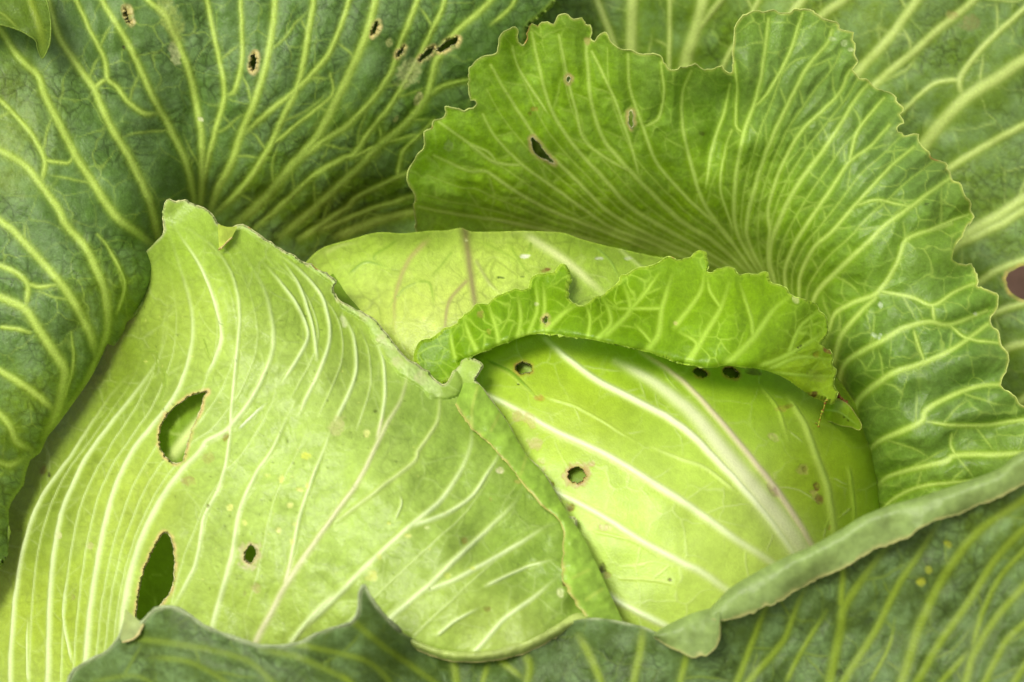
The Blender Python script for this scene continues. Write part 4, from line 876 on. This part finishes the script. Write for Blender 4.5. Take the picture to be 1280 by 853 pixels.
# --- the dark leaf in front, its right margin folded over
VH = [
 (T(9,(180,950),(210,853),(260,720),(310,590),(350,510)),8,5), (T(9,(200,950),(250,853),(380,700),(430,570),(470,490)),8,5), (T(9,(540,1000),(550,853),(590,650),(600,580),(680,460),(780,330)),12,7), (T(9,(592,575),(600,440),(610,390)),7,5),
 (T(9,(560,940),(600,853),(720,660),(800,500),(880,380),(960,250)),9,6), (T(9,(770,960),(815,853),(880,650),(960,480),(1050,350),(1130,270),(1265,180),(1400,80)),11,7), (T(9,(800,960),(870,853),(960,700),(1060,560),(1160,400),(1265,290),(1400,170)),9,6),
 (T(9,(1020,960),(1050,853),(1080,750),(1160,620),(1265,500),(1400,360)),9,6), (T(9,(1072,742),(1110,600),(1180,460),(1265,370),(1350,280)),6,4), (T(9,(1060,742),(960,853),(900,930)),6,4), (T(9,(1060,960),(1120,853),(1200,700),(1265,640),(1400,520)),8,5), (T(9,(1200,930),(1230,853),(1290,760),(1400,640)),8,5),
 (T(9,(-10,950),(0,853),(22,760),(30,690)),8,6), (T(9,(390,853),(440,750),(540,590)),5,4), (T(9,(700,853),(770,720),(790,620)),4,3),
 (T(8,(-20,560),(100,660),(200,740),(300,810),(400,880)),8,6,{'s':.6}), (T(8,(-200,700),(0,745),(100,770),(180,830),(230,920)),7,6,{'s':.6}), (T(8,(420,740),(435,800),(450,900)),9,7), (T(8,(690,740),(712,800),(690,900)),9,7), (T(8,(600,770),(690,840)),8,6), (T(8,(890,680),(950,790),(990,900)),9,7), (T(8,(1130,660),(1115,750),(1085,900)),9,7), (T(8,(0,820),(60,860),(100,920)),7,5),
 (T(7,(470,690),(700,720),(900,770),(1010,860),(1100,950)),8,6,{'s':.45}), (T(7,(560,760),(700,780),(830,853),(900,930)),7,5,{'s':.45}), (T(7,(960,735),(1090,760),(1265,840))+T(8,(80,900)),8,6,{'s':.5}), (T(7,(330,853),(500,830),(620,900)),6,4,{'s':.35}), (T(8,(560,780),(540,853),(520,920)),6,4)]
OH = [(92,842),(102,833),(136,814),(150,796),(158,780),(170,786),(180,778),(197,762),(218,760),(238,770),(258,783),(282,793),(306,802),(326,807),(357,807),(374,803),(408,787),(430,781),(440,777),(447,765),(448,745),(454,732),(461,744),(471,760),(488,780),(512,796),(560,800),(650,790),(740,772),(800,782),(832,792),(868,774),(905,756),(950,724),(1014,694),(1080,655),(1151,632),(1280,576),(1400,510),(1455,520),(1478,600),(1455,700),(1490,820),(1440,960),(1250,1020),(900,1050),(600,1020),(300,1040),(90,1010),(48,930),(70,885)]
CH = [(95,845,330),(160,785,345),(220,762,372),(280,795,392),(360,808,400),(430,785,398),(452,740,392),(480,790,372),(520,810,325),(620,820,305),(720,800,300),(820,800,312),(300,853,420),(420,853,405),(520,860,340),(650,860,315),(780,850,312),(150,860,375),
      (900,770,332),(1000,710,345),(1130,652,362),(1280,580,390),(900,840,318),(1000,800,322),(1100,760,335),(1200,720,352),(1280,680,368),(1280,800,372),(1100,850,340),(1420,520,420),(1420,900,400),(700,1000,350),(300,1000,470),(1000,1000,360)]
CH = [(x, y, z + 25 + 35 * max(0.0, min(1.0, (x - 560) / 300)) * (1 if x > 560 else 0)) for x, y, z in CH]
build_leaf('outer_leaf', OH, CH, VH, M['outer'], (72,98,48), (128,148,46), (90,118,40), step=2.0, vein_h=0.5, bul=3.2, wave=4, halo=1.5, gen=dict(spacing=80,len=110,w=2.8,levels=1), gen_s=0.4, net=(60,0.2),
    rim=lambda p: INF(p) and p[0] < 500, rimcol=(160,172,130), rim_r=1.6, seed=81, edgecol=(170,180,140), edgew=5, spots=[ts(9,985,346,16,15,0,(168,172,48),0.8), ts(9,888,480,17,16,0,(168,172,48),0.8), ts(9,914,438,13,13,0,(160,166,48),0.75), ts(9,585,820,14,14,0,(40,44,24),0.8), ts(9,695,625,20,12,0,(50,60,40),0.6)],
    tones=[(1250,640,60,(86,114,40)),(600,840,80,(68,96,42)),(750,830,60,(68,96,38))])
WH = LEAVES['outer_leaf.003']['obj']
def hband(X, Y, t):
    return tps_eval(LEAVES['outer_leaf.003']['fit'], X, Y) + 4 + 16 * (1 - np.exp(-t * 7)) + 5 * np.sin(X / 37.0 + 2 * t) * t + 4 * np.sin(X / 15.0) * t * t
band('folded_margin', WH, [(886,762),(897,751),(913,735),(944,716),(983,696),(1014,683),(1053,661),(1077,646),(1112,632),(1151,621),(1202,604),(1249,586),(1280,563),(1400,502)], [(890,774),(904,776),(936,767),(964,756),(991,740),(1014,728),(1046,713),(1061,705),(1089,689),(1112,680),(1134,673),(1151,658),(1186,646),(1210,637),(1249,621),(1280,604),(1396,548)],
     hband, (130,160,104), M['wrap'], step=1.7, seed=85, bulge=2, edge=(166,176,126), wave=1.0, rim_r=0.6)
band('folded_margin', WH, [(816,794),(828,785),(845,776),(865,767),(886,761),(900,760)], [(818,797),(842,811),(868,822),(886,818),(899,802),(900,778)], hband, (130,160,104), M['wrap'], step=1.5, seed=87, bulge=6, edge=(166,176,126), wave=1.0, rim_r=0.6)
band('folded_margin', WH, T(7,(440,690),(452,640),(462,585)), T(7,(450,705),(500,690),(528,640)), lambda X, Y, t: tps_eval(LEAVES['outer_leaf.003']['fit'], X, Y) + 5, (146,168,120), M['wrap'], seed=86, bulge=4, edge=(190,190,150))

# --- leaves under the wrapper (seen through the holes and in the gap at the left)
fB = LEAVES['wrapper_leaf']['fit']; fE = LEAVES['head_leaf.001']['fit']; fC = LEAVES['head_leaf']['fit']
def e_(f, x, y, o): return (x, y, float(tps_eval(f, np.array([float(x)]), np.array([float(y)]))[0]) - o)
CK = [e_(fB, x, y, o) for x, y, o in ((130,520,60),(230,430,50),(225,530,30),(330,500,38),(420,570,60),(195,700,100),(130,640,60),(310,690,50),(300,620,45),(420,720,60),(540,720,80),(250,350,60),(340,380,45),(100,760,70),(300,850,70))] \
   + [e_(fE, x, y, o) for x, y, o in ((660,460,16),(720,600,12),(860,480,20),(920,470,20),(860,650,40),(980,560,45),(800,780,50),(1040,600,50))] + [e_(fE, 600, 480, 25), e_(fE, 570, 520, 25), e_(fE, 625, 560, 30), e_(fE, 600, 440, 30), e_(fC, 500, 380, 30), e_(fC, 620, 350, 30), e_(fC, 750, 370, 30), (450,320,-30),(700,310,-30)]
OK_ = [(110,680),(165,540),(240,430),(310,375),(400,350),(480,312),(600,305),(720,310),(850,360),(980,440),(1050,540),(1060,640),(1020,760),(900,860),(600,900),(250,890),(80,800)]
build_leaf('head_leaf', OK_, CK, [([(150,640),(200,590),(235,545),(290,480),(350,400)],16,8,{'col':(206,220,140),'name':'midrib'}), ([(200,800),(240,700),(300,620),(400,520)],8,5), ([(400,800),(520,640),(600,520)],8,5), ([(1000,700),(850,560),(720,500),(600,420)],9,6)],
    M['head'], (112,150,46), (186,210,120), None, step=3.2, vein_h=2.0, wave=2, gen=dict(spacing=40,len=60,w=3), gen_s=0.4, rim=None, seed=91, split=99)
build_leaf('outer_leaf', [(-170,430),(-40,470),(80,430),(180,480),(230,600),(200,800),(120,940),(-170,940)],
    [(-150,450,-60),(0,500,-60),(100,480,-60),(200,600,-90),(60,600,-60),(0,700,-55),(-100,700,-40),(0,850,-30),(150,850,-90),(-150,900,-10)],
    [([(120,900),(60,760),(20,640),(-40,500)],10,6), ([(60,760),(-40,700),(-140,660)],7,4), ([(40,690),(90,600),(120,500)],6,4)], M['outer'], (70,96,40), (120,150,60), None, step=3.0, vein_h=1, bul=2, wave=4, gen=dict(spacing=30,len=60,w=3), gen_s=0.4, rim=None, seed=95)

# --- the leaf tip in the upper left corner and the torn scraps beside the frilled leaf
build_leaf('leaf_tip', [(-150,-60),(-20,-70),(30,-40),(54,-8),(60,10),(63,30),(62,56),(53,73),(47,62),(44,50),(24,38),(0,31),(-60,20),(-150,40)],
    [(-150,0,150),(-50,-50,140),(0,0,128),(30,20,120),(55,40,112),(53,72,104),(50,0,108),(0,30,126),(30,-40,110)], [(T(1,(80,-90),(110,0),(145,100),(162,190)),6,9,{'col':(150,170,60)}), (T(1,(70,110),(20,60),(-40,30)),3,2)], M['mid'], (92,124,40), (150,172,70), (110,142,40), step=1.5, vein_h=1.0, bul=2.5, wave=3,
    gen=dict(spacing=20,len=40,w=2.4), gen_s=0.5, rim=lambda p: INF(p), rimcol=(130,155,60), rim_r=0.9, seed=101)
build_leaf('torn_scrap', [(1028,508),(1036,500),(1048,500),(1060,506),(1068,516),(1077,531),(1074,538),(1064,534),(1050,532),(1038,527),(1028,524)], [(1030,515,60),(1050,505,72),(1076,534,66),(1050,530,62),(1040,515,74)], [([(1030,512),(1048,515),(1072,532)],2.5,1.5)],
    M['frill'], (116,154,34), (150,184,70), None, step=1.0, vein_h=.6, wave=3, rim=lambda p: True, rimcol=(150,160,70), rim_r=0.6, seed=103, spots=[(1060,526,2.2,1.6,.6,(40,36,14),.9),(1055,522,1.2,1.2,0,(40,36,14),.9)])
def twig(nm, pts, r0, col):
    P = catmull(pts, 1.5)[:, :2] if len(pts[0]) == 2 else None
    pts = np.array(pts, float); xy = catmull(pts[:, :2], 1.5); d = np.interp(np.linspace(0, 1, len(xy)), np.linspace(0, 1, len(pts)), pts[:, 2])
    co = unproject(xy[:, 0], xy[:, 1], d); n = len(co); r = np.random.default_rng(3)
    V, F, ri = tube(co, S * r0 * np.clip(1 + 0.6 * r.normal(0, 1, n), 0.5, 1.8) * np.linspace(1, .6, n), 7)
    cc = np.array([lin(col[0]) if r.random() < .6 else lin(col[1]) for _ in range(n)])
    at = {'pigment': ('FLOAT_COLOR', np.concatenate([cc, np.ones((n, 1))], 1)[ri]), 'leafspace': ('FLOAT_VECTOR', np.concatenate([xy / 50, np.zeros((n, 1))], 1)[ri]), 'wax': ('FLOAT', np.zeros(len(V)))}
    return mesh_object(nm, V, F, np.zeros((0, 3), int), None, at, M['edge'], plant, V.mean(0))
twig('torn_scrap', [(1032,500,112),(1030,510,106),(1026,520,100),(1023,534,92)], 1.6, ((132,92,50), (150,178,60)))
twig('torn_scrap', [(1046,494,70),(1056,502,64),(1066,514,58)], 2.6, ((140,100,60), (100,66,36)))
twig('torn_scrap', [(1014,525,80),(1019,529,84),(1024,530,90)], 1.1, ((120,112,40), (130,150,50)))
